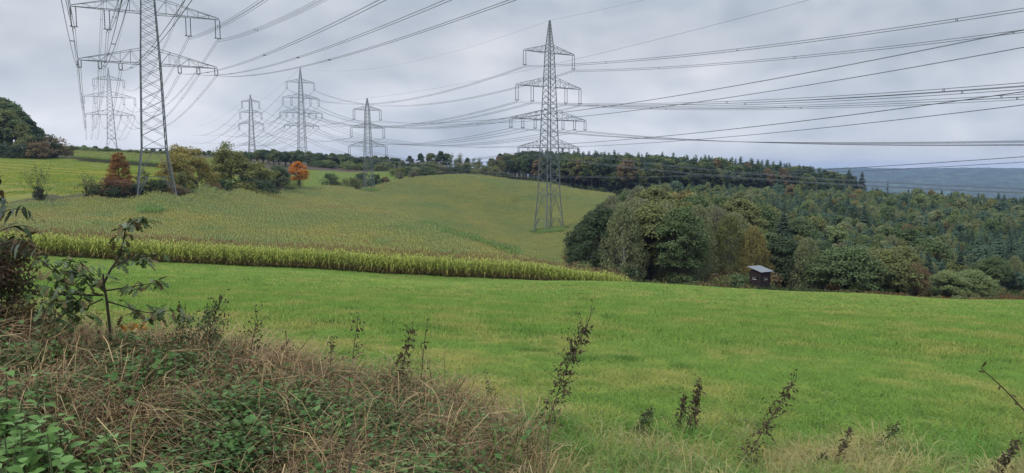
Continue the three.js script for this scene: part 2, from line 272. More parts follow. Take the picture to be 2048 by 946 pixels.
function birch(o) {                                                           // loose hanging strands round rising limbs
  const { h, rad, seed, strands, len, per = 14 } = o, r = mulberry(seed), w = new MB(), l = new MB(), bark = [0.42, 0.4, 0.37];
  const tp = [V(0, 0, 0), V(0.02 * h, h * 0.35, 0.01 * h), V(-0.01 * h, h * 0.7, 0), V(0.01 * h, h * 0.98, 0)];
  w.tube(curve(tp, 9), Array.from({ length: 10 }, (_, k) => h * 0.013 * (1 - k / 10.5)), 6, bark);
  for (let k = 0; k < strands; k++) {
    const f = 0.16 + 0.84 * Math.pow(r(), 0.85), a = r() * 6.2832, out = rad * (f < 0.45 ? lerp(0.75, 1, f / 0.45) : Math.pow(1 - (f - 0.45) / 0.58, 0.6)) * (0.35 + 0.65 * Math.sqrt(r()));
    const tip = V(Math.cos(a) * out, h * f, Math.sin(a) * out), drop = h * (0.06 + 0.07 * r());
    if (k % 5 === 0) w.tube(curve([V(0, h * f * 0.75, 0), V(tip.x * 0.5, h * (f * 0.93), tip.z * 0.5), tip], 3), [h * 0.004, h * 0.003, h * 0.002, h * 0.001], 3, bark.map((x) => x * 0.5));
    for (let q = 0; q < per; q++) {
      const t = q / per, p = V(tip.x * (1 + 0.08 * t) + (r() - 0.5) * rad * 0.2, tip.y - drop * t + (r() - 0.5) * 0.3, tip.z * (1 + 0.08 * t) + (r() - 0.5) * rad * 0.2);
      const al = V((r() - 0.5) * 1.2, -0.7 - r(), (r() - 0.5) * 1.2).normalize(), n = rv(r).add(V(0, 0.5, 0)); n.addScaledVector(al, -n.dot(al)).normalize();
      l.leaf(p, al, n, len * (0.7 + 0.6 * r()), len * 0.6, tint([1, 1, 1], r, 0.28));
    }
  }
  return { trunk: w.geo(), crown: l.geo(), h };
}
function spruce(o) {
  const { h, rad, seed, levels, per = 8, len, sparse = 0, low = 0.06 } = o, r = mulberry(seed), w = new MB(), l = new MB();
  w.tube([V(0, 0, 0), V(0, h * 0.5, 0), V(0, h, 0)], [h * 0.016, h * 0.01, h * 0.002], 6, [0.06, 0.048, 0.038]);
  for (let k = 0; k < levels; k++) {
    const t = low + (1 - low) * Math.pow(k / levels, 0.92), R0 = rad * Math.pow(1 - t, 0.85) + 0.008 * h;
    for (let b = 0; b < per; b++) {
      if (r() < sparse) continue;
      const a = (b + r() * 0.8) / per * 6.2832 + k * 1.7, R = R0 * (0.7 + 0.5 * r()), y = h * t + (r() - 0.5) * h / levels, ca = Math.cos(a), sa = Math.sin(a);
      const n = Math.max(3, Math.ceil(R / (len * 0.55)));
      if (R > 0.7) w.tube([V(0, y, 0), V(ca * R * 0.6, y - 0.1 * R, sa * R * 0.6), V(ca * R * 0.95, y - 0.22 * R, sa * R * 0.95)], [h * 0.003, h * 0.002, h * 0.001], 3, [0.06, 0.048, 0.038]);
      for (let q = 0; q < n; q++) {
        const s = (q + 0.6) / n, p = V(ca * R * s, y - (0.05 + 0.25 * s * s) * R, sa * R * s);
        for (const sd of [-1, 1]) { const al = V(ca * 0.5 - sa * sd * 0.8, -0.35 - 0.35 * r(), sa * 0.5 + ca * sd * 0.8).normalize(), nn = V(ca * 0.3, 0.9, sa * 0.3).addScaledVector(rv(r), 0.4); nn.addScaledVector(al, -nn.dot(al)).normalize(); const ll = Math.min(len, 0.42 * R0 + 0.022 * h); l.leaf(p, al, nn, ll * (0.8 + 0.5 * r()) * (1.15 - 0.4 * s), ll * 0.55, tint([1, 1, 1], r, 0.25)); }
      }
      const tipd = V(ca, -0.3, sa).normalize(); l.leaf(V(ca * R * 0.85, y - 0.2 * R, sa * R * 0.85), tipd, V(0, 1, 0), Math.min(len, 0.4 * R0), Math.min(len, 0.4 * R0) * 0.5, tint([1, 1, 1], r, 0.25));
    }
  }
  for (let q = 0; q < 4; q++) l.leaf(V(0, h * (0.95 + q * 0.012), 0), V(Math.cos(q * 1.7), 1.4, Math.sin(q * 1.7)).normalize(), V(1, 0, 0), h * 0.045, h * 0.016, [1, 1, 1]);
  return { trunk: w.geo(), crown: l.geo(), h };
}
function openTree(o) {                                                       // limbs that show through a thin crown
  const { h, seed, depth = 4, leaves, len, n = 3, spread = 0.85, stems = 1, fan = 0.3, rad0 = 0.02, up = 0.05, wob = 0.22, cr = 0.09, flat = 0.6, first = 0.3 } = o, r = mulberry(seed), w = new MB(), l = new MB(), tips = [];
  for (let s = 0; s < stems; s++) { const a = s / stems * 6.2832 + r(), d = V(Math.cos(a) * fan, 1, Math.sin(a) * fan).normalize(); branchy(w, V(Math.cos(a) * 0.02 * h * (stems > 1), -0.15, Math.sin(a) * 0.02 * h * (stems > 1)), d, h * first * (0.8 + 0.4 * r()), h * rad0 / Math.sqrt(stems), depth, r, tips, { n, spread, up, wob, bark: o.bark ?? [0.05, 0.04, 0.03] }); }
  let top = 0; for (const [p] of tips) top = Math.max(top, p.y);
  if (leaves) for (const [p] of tips) spray(l, p, h * cr, h * cr * flat, h * cr, Math.max(1, Math.round(leaves / tips.length)), len, len * 0.7, [1, 1, 1], r, 0.2, -0.6);
  const f = h / top, a = w.geo().scale(f, f, f);
  return { trunk: a, crown: leaves ? l.geo().scale(f, f, f) : null, h };
}
function coneTree(h, R, seed) {                                              // dense crown, widest low down, in flat sprays
  const r = mulberry(seed), w = new MB(), l = new MB();
  w.tube([V(0, -0.1, 0), V(0.05, h * 0.5, 0), V(0, h * 0.93, 0)], [0.17, 0.11, 0.02], 7, BROWN);
  for (let q = 0; q < 170; q++) { const a = r() * 6.28, y = h * (0.05 + 0.9 * Math.pow(r(), 1.15)), t = y / h, out = R * (0.35 + 0.65 * Math.sqrt(r())) * Math.min(1, 0.7 + t * 1.4) * Math.pow(1 - t, 0.5), c = V(Math.cos(a) * out, y - 0.1 * out, Math.sin(a) * out), cr = 0.35 + 0.45 * r() * (1 - t * 0.5); spray(l, c, cr * 1.2, cr * 0.55, cr * 1.2, 60, 0.25, 0.18, [1, 1, 1], r, 0.25, -0.7, 0.4); if (q % 3 === 0) w.tube([V(0, Math.max(0.2, y - 0.7 * out), 0), c], [0.05, 0.015], 4, BROWN); }
  return { trunk: w.geo(), crown: l.geo(), h };
}
function plant(name, pr, m, x, z, h, label, category, group, o = {}) {
  const r = o.rnd ?? Math.random, s = h / pr.h, g = thing(name, label, category, group, V(x, H(x, z) - (o.sink ?? 0.12), z));
  g.rotation.y = o.turn ?? (x * 12.9898 + z * 78.233) % 6.2832; g.scale.set(s * (o.wide ?? 1), s, s * (o.wide ?? 1));
  part('trunk', pr.trunk, BARK, g); if (pr.crown) part('crown', pr.crown, m, g);
  return g;
}
const rT = mulberry(77);
// tree shapes, a few of each kind, in three finenesses by distance
const B1 = broadleaf({ h: 14, rad: 5.2, base: 1.2, clumps: 95, leaves: 12000, len: 0.36, seed: 1, cs: 0.8 }), B2 = broadleaf({ h: 15, rad: 4.4, base: 1.5, clumps: 90, leaves: 11000, len: 0.36, seed: 2, cs: 0.85 }), B3 = broadleaf({ h: 10, rad: 5.4, base: 0.4, clumps: 100, leaves: 12000, len: 0.32, seed: 3, flat: 0.6, cs: 0.75 });
const K1 = birch({ h: 15, rad: 3.4, seed: 4, strands: 620, len: 0.3, per: 15 }), K2 = birch({ h: 14, rad: 3.9, seed: 5, strands: 640, len: 0.3, per: 15 });
const S1 = spruce({ h: 14, rad: 3.3, seed: 6, levels: 26, per: 9, len: 0.62 }), S2 = spruce({ h: 12, rad: 3.0, seed: 7, levels: 22, per: 9, len: 0.6 });
const FB = [21, 22, 23, 24].map((s, k) => broadleaf({ h: 20, rad: [5.2, 4.4, 5.8, 4.8][k], base: [2.5, 3, 2, 4][k], clumps: 60, leaves: 3600, len: 0.85, seed: s, cs: 0.85 }));
const FS = [31, 32, 33].map((s, k) => spruce({ h: 22, rad: [3.6, 3.0, 4.0][k], seed: s, levels: 26, per: 8, len: 1.15, sparse: [0.2, 0.3, 0.25][k] }));
const YB = [41, 42, 43, 44].map((s, k) => broadleaf({ h: 5, rad: [1.9, 1.6, 2.3, 1.4][k], base: 0.25, clumps: 30, leaves: 1900, len: 0.32, seed: s, cs: 1.05 }));
const SB = [81, 82, 83, 84].map((s, k) => { const r = mulberry(s), w = new MB(), l = new MB(), R = [2.2, 2.6, 2.0, 2.9][k], hh = 4; for (let q = 0; q < 36; q++) { const a = r() * 6.28, e = Math.sqrt(r()), y = hh * (0.1 + 0.78 * Math.pow(r(), 0.9)), out = R * e * Math.pow(1 - Math.pow(y / hh, 2.2), 0.6), c = V(Math.cos(a) * out, y, Math.sin(a) * out), cr = R * (0.2 + 0.16 * r()); spray(l, c, cr, cr * 0.8, cr, 50, 0.27, 0.2, [1, 1, 1], r, 0.2, -0.7); if (q % 2) w.tube(curve([V(c.x * 0.08, -0.2, c.z * 0.08), V(c.x * 0.4, y * 0.6, c.z * 0.4), c], 4), [0.06, 0.05, 0.04, 0.03, 0.015], 4, BROWN); } return { trunk: w.geo(), crown: l.geo(), h: hh }; });
const YK = [45, 46].map((s, k) => birch({ h: 5.5, rad: [1.3, 1.6][k], seed: s, strands: 130, len: 0.3, per: 10 }));
const YS = [47, 48].map((s, k) => spruce({ h: 5, rad: [1.5, 1.3][k], seed: s, levels: 15, per: 7, len: 0.5 }));
const THIN = [51, 52].map((s) => openTree({ h: 14, seed: s, depth: 4, leaves: 900, len: 0.5, n: 3, spread: 0.6, up: 0.12, cr: 0.06, rad0: 0.014 }));
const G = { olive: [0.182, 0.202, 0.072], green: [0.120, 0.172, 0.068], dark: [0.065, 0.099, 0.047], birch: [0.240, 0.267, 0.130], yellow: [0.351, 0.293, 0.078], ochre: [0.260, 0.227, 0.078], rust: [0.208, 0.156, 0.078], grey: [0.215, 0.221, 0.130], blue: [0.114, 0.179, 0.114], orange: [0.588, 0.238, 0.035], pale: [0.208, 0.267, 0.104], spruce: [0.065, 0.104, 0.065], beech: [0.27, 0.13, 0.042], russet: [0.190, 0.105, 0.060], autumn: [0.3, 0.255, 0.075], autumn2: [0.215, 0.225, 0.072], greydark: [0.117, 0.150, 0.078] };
const mt = (n) => crownOf(...G[n]);

// ---- copse in the hollow beyond the meadow: [column, distance, height, shape, colour]
{
  const near = [[1182, 116, 8, B3, 'dark', 0.85], [1152, 122, 7.5, B2, 'dark', 0.75], [1172, 132, 9, B1, 'olive'], [1212, 108, 12.5, B1, 'dark', 0.9], [1205, 124, 11.5, B3, 'dark', 0.9], [1248, 104, 11.8, K1, 'birch'], [1232, 122, 14.5, K2, 'grey'], [1225, 150, 17, K1, 'grey'], [1280, 128, 15.5, K2, 'birch'], [1300, 108, 13.4, B2, 'olive'],
    [1335, 112, 14.6, K1, 'birch'], [1330, 135, 16.5, B1, 'olive'], [1370, 118, 15.2, K2, 'olive'], [1365, 103, 12, B2, 'green', 0.95], [1400, 128, 16, B2, 'green'], [1398, 108, 12, K1, 'birch', 1.0], [1440, 116, 16, K1, 'grey'], [1425, 132, 15, K2, 'birch'], [1470, 122, 14.5, K2, 'birch'], [1462, 110, 12, K2, 'olive', 1.0], [1500, 128, 14, B1, 'green'], [1512, 108, 12, K1, 'ochre'],
    [1545, 112, 13.2, B2, 'green'], [1530, 124, 14, K1, 'olive'], [1575, 110, 13.4, B1, 'dark'], [1600, 118, 13, K2, 'olive'], [1620, 106, 11.4, K1, 'birch'], [1650, 116, 11.5, B2, 'dark'], [1640, 128, 12, B1, 'green'], [1700, 104, 10.4, B3, 'green'], [1765, 105, 10.8, B3, 'olive'], [1735, 118, 11.5, B1, 'green'], [1808, 110, 9.2, B2, 'olive'], [1840, 104, 6.6, B1, 'rust', 0.9],
    [1865, 118, 7.5, S2, 'spruce'], [1905, 112, 5.2, B3, 'pale'], [1955, 114, 5.4, B3, 'pale'], [1930, 132, 7.5, S1, 'spruce'], [2000, 128, 7, B2, 'green'], [2040, 132, 6.5, K1, 'birch'],
    [1310, 150, 16, B2, 'olive'], [1280, 175, 19, K2, 'grey'], [1265, 205, 20, B1, 'green'], [1330, 195, 20, K1, 'birch'], [1310, 220, 20, K2, 'pale'], [1360, 160, 17, B1, 'ochre'], [1390, 155, 17, B2, 'green'], [1420, 165, 17.5, B1, 'olive'], [1450, 158, 17, B2, 'green'], [1480, 170, 17, B1, 'ochre'], [1510, 160, 15.5, B1, 'green'], [1540, 168, 15, B2, 'olive'], [1480, 145, 16, B2, 'olive'], [1570, 150, 13, S1, 'spruce'], [1600, 165, 12, B1, 'green'], [1395, 190, 18, B1, 'olive'], [1450, 200, 17, B2, 'dark'], [1520, 190, 15, B1, 'green'],
    [1655, 150, 10, S2, 'spruce'], [1690, 145, 8, B1, 'rust', 0.8]];
  const say = { dark: 'dark green broadleaf tree', rust: 'reddish-brown autumn tree', birch: 'pale green birch', grey: 'thinning grey-green birch', olive: 'olive-green tree', green: 'mid-green broadleaf tree', ochre: 'yellowing autumn tree', spruce: 'dark spruce', pale: 'rounded pale green tree' };
  const frontTop = table([[1130, 458], [1160, 440], [1190, 416], [1210, 403], [1235, 395], [1280, 390], [1330, 392], [1370, 398], [1440, 408], [1475, 425], [1510, 445], [1560, 452], [1620, 468], [1660, 480], [1720, 480], [1780, 490], [1820, 510], [1850, 530], [1880, 515], [1930, 525], [2040, 520]]), backTop = table([[1225, 378], [1280, 364], [1330, 358], [1360, 370], [1420, 380], [1480, 388], [1540, 402], [1600, 425], [1700, 470]]);
  for (const [px, d, h0, pr, col, wide] of near) {
    const x0 = XA(px, d), h = h0 < 10 ? h0 : P(px, (d >= 140 ? backTop : frontTop)(px) + 12 * rT(), d).y - H(x0, -d);
    const kind = pr === K1 || pr === K2 ? 'birch_tree' : pr === S1 || pr === S2 ? 'spruce_tree' : 'broadleaf_tree';
    plant(kind, pr, mt(col), XA(px, d), -d, h, say[col] + (px < 1690 ? ' in the copse between maize field and hunting hide' : ' on the scrubby slope past the hunting hide'), 'tree', (px < 1690 ? 'copse trees, ' : 'slope trees, ') + col, { wide: wide ?? 1.12 + 0.25 * rT() });
  }
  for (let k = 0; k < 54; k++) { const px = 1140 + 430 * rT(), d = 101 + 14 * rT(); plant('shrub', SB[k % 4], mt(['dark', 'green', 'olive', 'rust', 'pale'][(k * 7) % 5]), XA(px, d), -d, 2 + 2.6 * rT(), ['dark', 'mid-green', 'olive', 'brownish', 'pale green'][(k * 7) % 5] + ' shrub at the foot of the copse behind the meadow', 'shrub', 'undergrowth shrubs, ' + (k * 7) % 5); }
  for (let k = 0; k < 40; k++) { const px = 1660 + 420 * rT(), d = 96 + 26 * rT(); plant('shrub', SB[k % 4], mt(['olive', 'green', 'rust', 'pale', 'olive'][(k * 3) % 5]), XA(px, d), -d, 0.9 + 1.6 * rT(), ['olive', 'mid-green', 'brownish', 'pale green', 'olive'][(k * 3) % 5] + ' low shrub among bracken beyond the far meadow edge', 'shrub', 'low shrubs, ' + ['olive', 'green', 'rust', 'pale', 'olive'][(k * 3) % 5]); }
}
// ---- young regrowth on the far slope
{
  const spots = [], cell = 3.1;
  for (let d = 128; d < 430; d += cell * 0.86) for (let x = -20; x < 330; x += cell) {
    const X = x + (rT() - 0.5) * cell * 1.3, D = d + (rT() - 0.5) * cell * 1.3, c = colOf(X, D);
    if (c > 2110 || c < 1200 || c < fieldRight(D) + 40 || (c < 1560 && D < 210) || (c < 1700 && D < 150) || D < 126) continue;
    if (D > lerp(322, 415, (c - 1200) / 500) && c < 1760) continue;
    const open = fbm2(X * 0.02 + 3, D * 0.012, 3); if (open > 0.33 && rT() < 0.85) continue;
    spots.push([X, D, open]);
  }
  const big = spots.map((s) => ({ s, q: fbm2(s[0] * 0.018 + 9, s[1] * 0.011 + 4, 3), h: 0 }));
  for (const b of big) { const [X, D] = b.s, q = b.q; b.con = q < -0.12 && rT() < 0.8 || rT() < 0.12; b.h = (b.con ? 3.4 : 3.0) + 2.6 * rT() + (rT() < 0.05 ? 3 : 0); b.bk = !b.con && rT() < 0.42; b.share = b.h / D; }
  const own = new Set([...big].sort((a, b) => b.share - a.share).slice(0, 290));
  const rest = new Map();
  const cols = ['green', 'pale', 'birch', 'blue', 'olive', 'green', 'blue'];
  for (const b of big) {
    const [X, D] = b.s, list = b.con ? YS : b.bk ? YK : YB, k = Math.floor(rT() * list.length), col = b.con ? (rT() < 0.6 ? 'spruce' : 'blue') : rT() < 0.03 ? 'ochre' : rT() < 0.03 ? 'rust' : b.bk ? (rT() < 0.6 ? 'birch' : 'pale') : cols[Math.floor(rT() * cols.length)];
    if (own.has(b)) { plant('young_tree', list[k], mt(col), X, -D, b.h, ({ green: 'mid-green', pale: 'pale green', birch: 'grey-green birch-like', blue: 'blue-green', olive: 'olive', spruce: 'dark conical', ochre: 'yellowing autumn', rust: 'rust-brown autumn' })[col] + ' young tree in the regrowth on the far slope', 'tree', 'young regrowth trees, ' + col); continue; }
    const key = (b.con ? 'S' : b.bk ? 'K' : 'B') + k; if (!rest.has(key)) rest.set(key, { pr: list[k], m: [], c: [] });
    const e = rest.get(key), s = b.h / list[k].h, v = G[col];
    e.m.push(new THREE.Matrix4().compose(V(X, H(X, -D) - 0.1, -D), new THREE.Quaternion().setFromAxisAngle(V(0, 1, 0), rT() * 6.28), V(s, s, s))); e.c.push(new THREE.Color().setRGB(...v));
  }
  for (const e of rest.values()) copies('regrowth_woods', e.pr.crown, LEAF, e.m, e.c, 'stuff', 'mass of young mixed trees covering the far slope', 'woods');
  // rough bracken and grass between them
  const r = mulberry(404), mb = new MB(); for (let k = 0; k < 60; k++) { const a = r() * 6.28, q = Math.sqrt(r()) * 0.9, o = V(Math.cos(a) * q, 0.1 + 0.4 * r(), Math.sin(a) * q), al = V((r() - 0.5), 0.3 + 0.3 * r(), (r() - 0.5)).normalize(), n = V(r() - 0.5, 1, r() - 0.5); n.addScaledVector(al, -n.dot(al)).normalize(); mb.leaf(o, al, n, 0.4, 0.2, tint([1, 1, 1], r, 0.35)); }
  const g = mb.geo(), m = [], c = [];
  for (let k = 0; k < 15000; k++) { const D = 82 + 340 * Math.pow(r(), 1.4), px = 1130 + 960 * r(), X = XA(px, D); if (D < edge(px) + 2 || px < fieldRight(D)) continue; const q = fbm2(X * 0.05, D * 0.05, 3), s = 0.7 + 0.8 * r(); m.push(new THREE.Matrix4().compose(V(X, H(X, -D) - 0.05, -D), new THREE.Quaternion().setFromAxisAngle(V(0, 1, 0), r() * 6.28), V(s, s, s))); c.push(q > 0.22 ? new THREE.Color().setRGB(0.19, 0.1, 0.045) : q > 0.02 ? new THREE.Color().setRGB(0.15, 0.125, 0.05) : new THREE.Color().setRGB(0.075, 0.1, 0.035)); }
  copies('bracken_undergrowth', g, LEAF, m, c, 'stuff', 'rust and green bracken covering the slope below the young trees', 'bracken');
}
// ---- tall forest along the ridge
{
  const topY = table([[970, 316], [1000, 308], [1060, 301], [1150, 301], [1300, 307], [1450, 316], [1560, 325], [1640, 338], [1710, 352]]), dist = table([[970, 405], [1100, 385], [1250, 352], [1400, 378], [1550, 408], [1700, 436]]);
  for (let row = 0; row < 4; row++) for (let px = 985 + row * 6; px < 1700; px += 9.5 + 4 * rT()) {
    const p = px + 8 * (rT() - 0.5), d = dist(p) + row * 11 + 5 * rT(), x = XA(p, d), con = rT() < [0.1, 0.3, 0.6, 0.7][row] * (p > 1180 ? 1 : 0.35), want = P(p, topY(p) + 6 - 9 * rT() + (row === 0 ? 12 : row === 1 ? 5 : 0) - (con ? 1 + 4 * rT() : 2), d).y - H(x, -d), h = clamp(want, 9, 30) * (row === 0 && rT() < 0.25 ? 0.7 : 1);
    const q = rT(), col = con ? (q < 0.25 ? 'spruce' : 'blue') : q < 0.5 ? 'dark' : q < 0.75 ? 'green' : q < 0.95 ? 'olive' : 'rust';
    plant(con ? 'tall_spruce' : 'forest_tree', con ? FS[Math.floor(rT() * 3)] : FB[Math.floor(rT() * 4)], mt(col), x, -d, h, ({ spruce: 'dark tall spruce rising', blue: 'blue-green tall spruce rising', dark: 'dark green tall tree', green: 'green tall tree', olive: 'olive tall tree', rust: 'brownish autumn tall tree' })[col] + ' in the forest on the ridge behind the maize hill', 'tree', 'ridge forest trees, ' + col, { wide: con ? 1.35 : 0.95 + 0.3 * rT() });
  }
  for (let px = 985; px < 1700; px += 9) { const p = px + 8 * rT(), d = dist(p) - 6 - 5 * rT(), x = XA(p, d); plant('shrub', SB[Math.floor(rT() * 4)], mt(['dark', 'dark', 'green'][Math.floor(rT() * 3)]), x, -d, 1.8 + 1.8 * rT(), 'dark shrub at the edge of the ridge forest', 'shrub', 'ridge forest edge shrubs'); }
  // lone conifers on the skyline to the side, one of them dead and bare
  for (const [px, base, top, d, k] of [[1668, 385, 345, 440, 0], [1680, 385, 352, 442, 1], [1698, 388, 338, 445, 2], [1712, 388, 352, 450, 1], [1724, 388, 344, 446, 0], [1818, 398, 378, 430, 0], [1828, 398, 384, 432, 1], [1840, 398, 380, 431, 2], [1850, 398, 383, 428, 0], [1862, 398, 380, 436, 1], [1872, 398, 384, 432, 2], [1885, 398, 380, 436, 0], [1898, 398, 387, 438, 1], [1998, 408, 395, 440, 2], [2030, 408, 396, 440, 1], [2042, 408, 398, 440, 0]]) { const x = XA(px, d); plant('skyline_spruce', FS[k], mt('spruce'), x, -d, Math.max(P(px, top, d).y - H(x, -d), 4), 'dark spruce standing on the skyline against the blue hills', 'tree', 'skyline spruces', { wide: 1.6 }); }
  const dead = spruce({ h: 12, rad: 2.6, seed: 99, levels: 11, per: 4, len: 0.5, sparse: 0.35, low: 0.45 }); const x = XA(1776, 425); plant('dead_spruce', dead, mt('spruce'), x, -425, P(1776, 362, 425).y - H(x, -425), 'nearly bare dead spruce with stub branches on the skyline', 'tree');
  const bare = openTree({ h: 11, seed: 98, depth: 3, n: 2, spread: 0.4, up: 0.2, rad0: 0.013 }); const x2 = XA(1742, 430); plant('bare_tree', bare, null, x2, -430, P(1742, 362, 430).y - H(x2, -430), 'thin bare tree trunk on the skyline beside the dead spruce', 'tree');
}
// ---- trees and bushes along the skyline behind the upper fields
{
  const top = table([[110, 288], [200, 290], [300, 295], [360, 300], [430, 298], [520, 296], [600, 296], [680, 305], [760, 308], [800, 312]]);
  for (let row = 0; row < 2; row++) for (let px = 112 + row * 5; px < 800; px += 8.5 + 5 * rT()) {
    const p = px + 4 * rT(), d = (p < 370 ? 345 : p < 600 ? 395 : 440) + row * 22 + 10 * rT(), x = XA(p, d), h = clamp(P(p, top(p) + 5 - 7 * rT() + (1 - row) * 5, d).y - H(x, -d), 3, 15), q = rT(), col = q < 0.45 ? 'green' : q < 0.7 ? 'dark' : q < 0.9 ? 'olive' : 'grey';
    plant('skyline_tree', FB[Math.floor(rT() * 4)], mt(col), x, -d, h, ({ green: 'mid-green', dark: 'dark green', olive: 'olive', grey: 'greyish' })[col] + ' tree in the belt along the skyline behind the upper fields', 'tree', 'skyline belt trees, ' + col, { wide: 1.5, sink: 0.5 });
  }
  for (const [px, tp, d, pr, col] of [[820, 310, 420, FB[0], 'dark'], [842, 305, 415, FB[1], 'dark'], [862, 303, 410, FB[2], 'olive'], [882, 300, 405, FB[0], 'dark'], [894, 304, 410, FB[3], 'green'], [805, 318, 400, FB[2], 'grey'], [835, 322, 395, FB[3], 'grey'], [855, 325, 392, FB[1], 'rust'], [908, 308, 425, THIN[0], 'olive'], [922, 307, 428, THIN[1], 'olive'], [935, 314, 430, FB[1], 'dark'], [946, 316, 428, THIN[0], 'green'], [960, 315, 426, THIN[1], 'olive'], [972, 322, 424, THIN[0], 'green'], [983, 314, 420, FB[2], 'dark'], [1012, 328, 398, FB[3], 'rust']]) { const x = XA(px, d); plant(pr === THIN[0] || pr === THIN[1] ? 'thin_tree' : 'forest_tree', pr, mt(col), x, -d, P(px, tp, d).y - H(x, -d), ({ dark: 'dark green', olive: 'olive', grey: 'greyish', rust: 'brownish', green: 'mid-green' })[col] + (pr === THIN[0] || pr === THIN[1] ? ' see-through tree on the skyline at the crest of the maize hill' : ' tree in the clump beside the crest of the maize hill'), 'tree', 'crest trees, ' + col); }
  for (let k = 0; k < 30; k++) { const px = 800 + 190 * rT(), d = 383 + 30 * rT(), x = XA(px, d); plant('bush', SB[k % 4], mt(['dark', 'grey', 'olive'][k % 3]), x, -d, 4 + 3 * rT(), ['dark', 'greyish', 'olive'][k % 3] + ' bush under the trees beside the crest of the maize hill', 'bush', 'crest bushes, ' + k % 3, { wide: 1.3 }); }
  for (let k = 0; k < 60; k++) { const px = 625 + 240 * rT(), d = px > 780 ? 375 + 20 * rT() : 425 + 25 * rT(), x = XA(px, d); plant('bush', SB[k % 4], mt(['green', 'pale', 'olive'][k % 3]), x, -d, 3 + 2.5 * rT(), ['mid-green', 'pale green', 'olive'][k % 3] + ' bush on the bank above the small green field', 'bush', 'bank bushes, ' + k % 3, { wide: 1.3 }); }
  for (let k = 0; k < 26; k++) { const px = 100 + 265 * rT(), d = 318 + 20 * rT(), x = XA(px, d); plant('bush', SB[k % 4], mt(['green', 'pale', 'olive'][k % 3]), x, -d, 2.5 + 2 * rT(), ['mid-green', 'pale green', 'olive'][k % 3] + ' bush below the skyline beyond the upper maize strip', 'bush', 'upper field bushes, ' + k % 3, { wide: 1.5 }); }
  // dark wood at the edge of the upper meadow
  const wt = table([[-60, 176], [0, 186], [25, 192], [45, 210], [62, 228], [75, 245]]);
  for (const [row, dd] of [[0, 290], [1, 304], [2, 318]]) for (let px = -50; px < 70; px += 17) { const p = px + row * 5, d = dd + 4 * rT(), x = XA(p, d); plant('wood_tree', FB[Math.floor(rT() * 4)], mt(['dark', 'dark', 'green', 'olive'][Math.floor(rT() * 4)]), x, -d, P(p, wt(p) + 14 * rT() + (row === 0 ? 22 : 0), d).y - H(x, -d), 'tall dark tree of the wood bordering the upper meadow', 'tree', 'upper meadow wood trees', { wide: 1.15 }); }
  for (const [px, tp, d, col] of [[66, 268, 286, 'olive'], [88, 266, 288, 'dark'], [80, 280, 280, 'rust'], [102, 272, 290, 'rust'], [50, 285, 280, 'dark'], [112, 284, 292, 'green'], [30, 290, 280, 'dark'], [10, 285, 281, 'dark']]) { const x = XA(px, d); plant('bush', SB[Math.floor(rT() * 4)], mt(col), x, -d, P(px, tp, d).y - H(x, -d), ({ olive: 'olive', dark: 'dark', rust: 'reddish', green: 'green' })[col] + ' tall bush against the dark wood by the upper meadow', 'bush', 'wood edge bushes, ' + col, { wide: 1.25 }); }
}
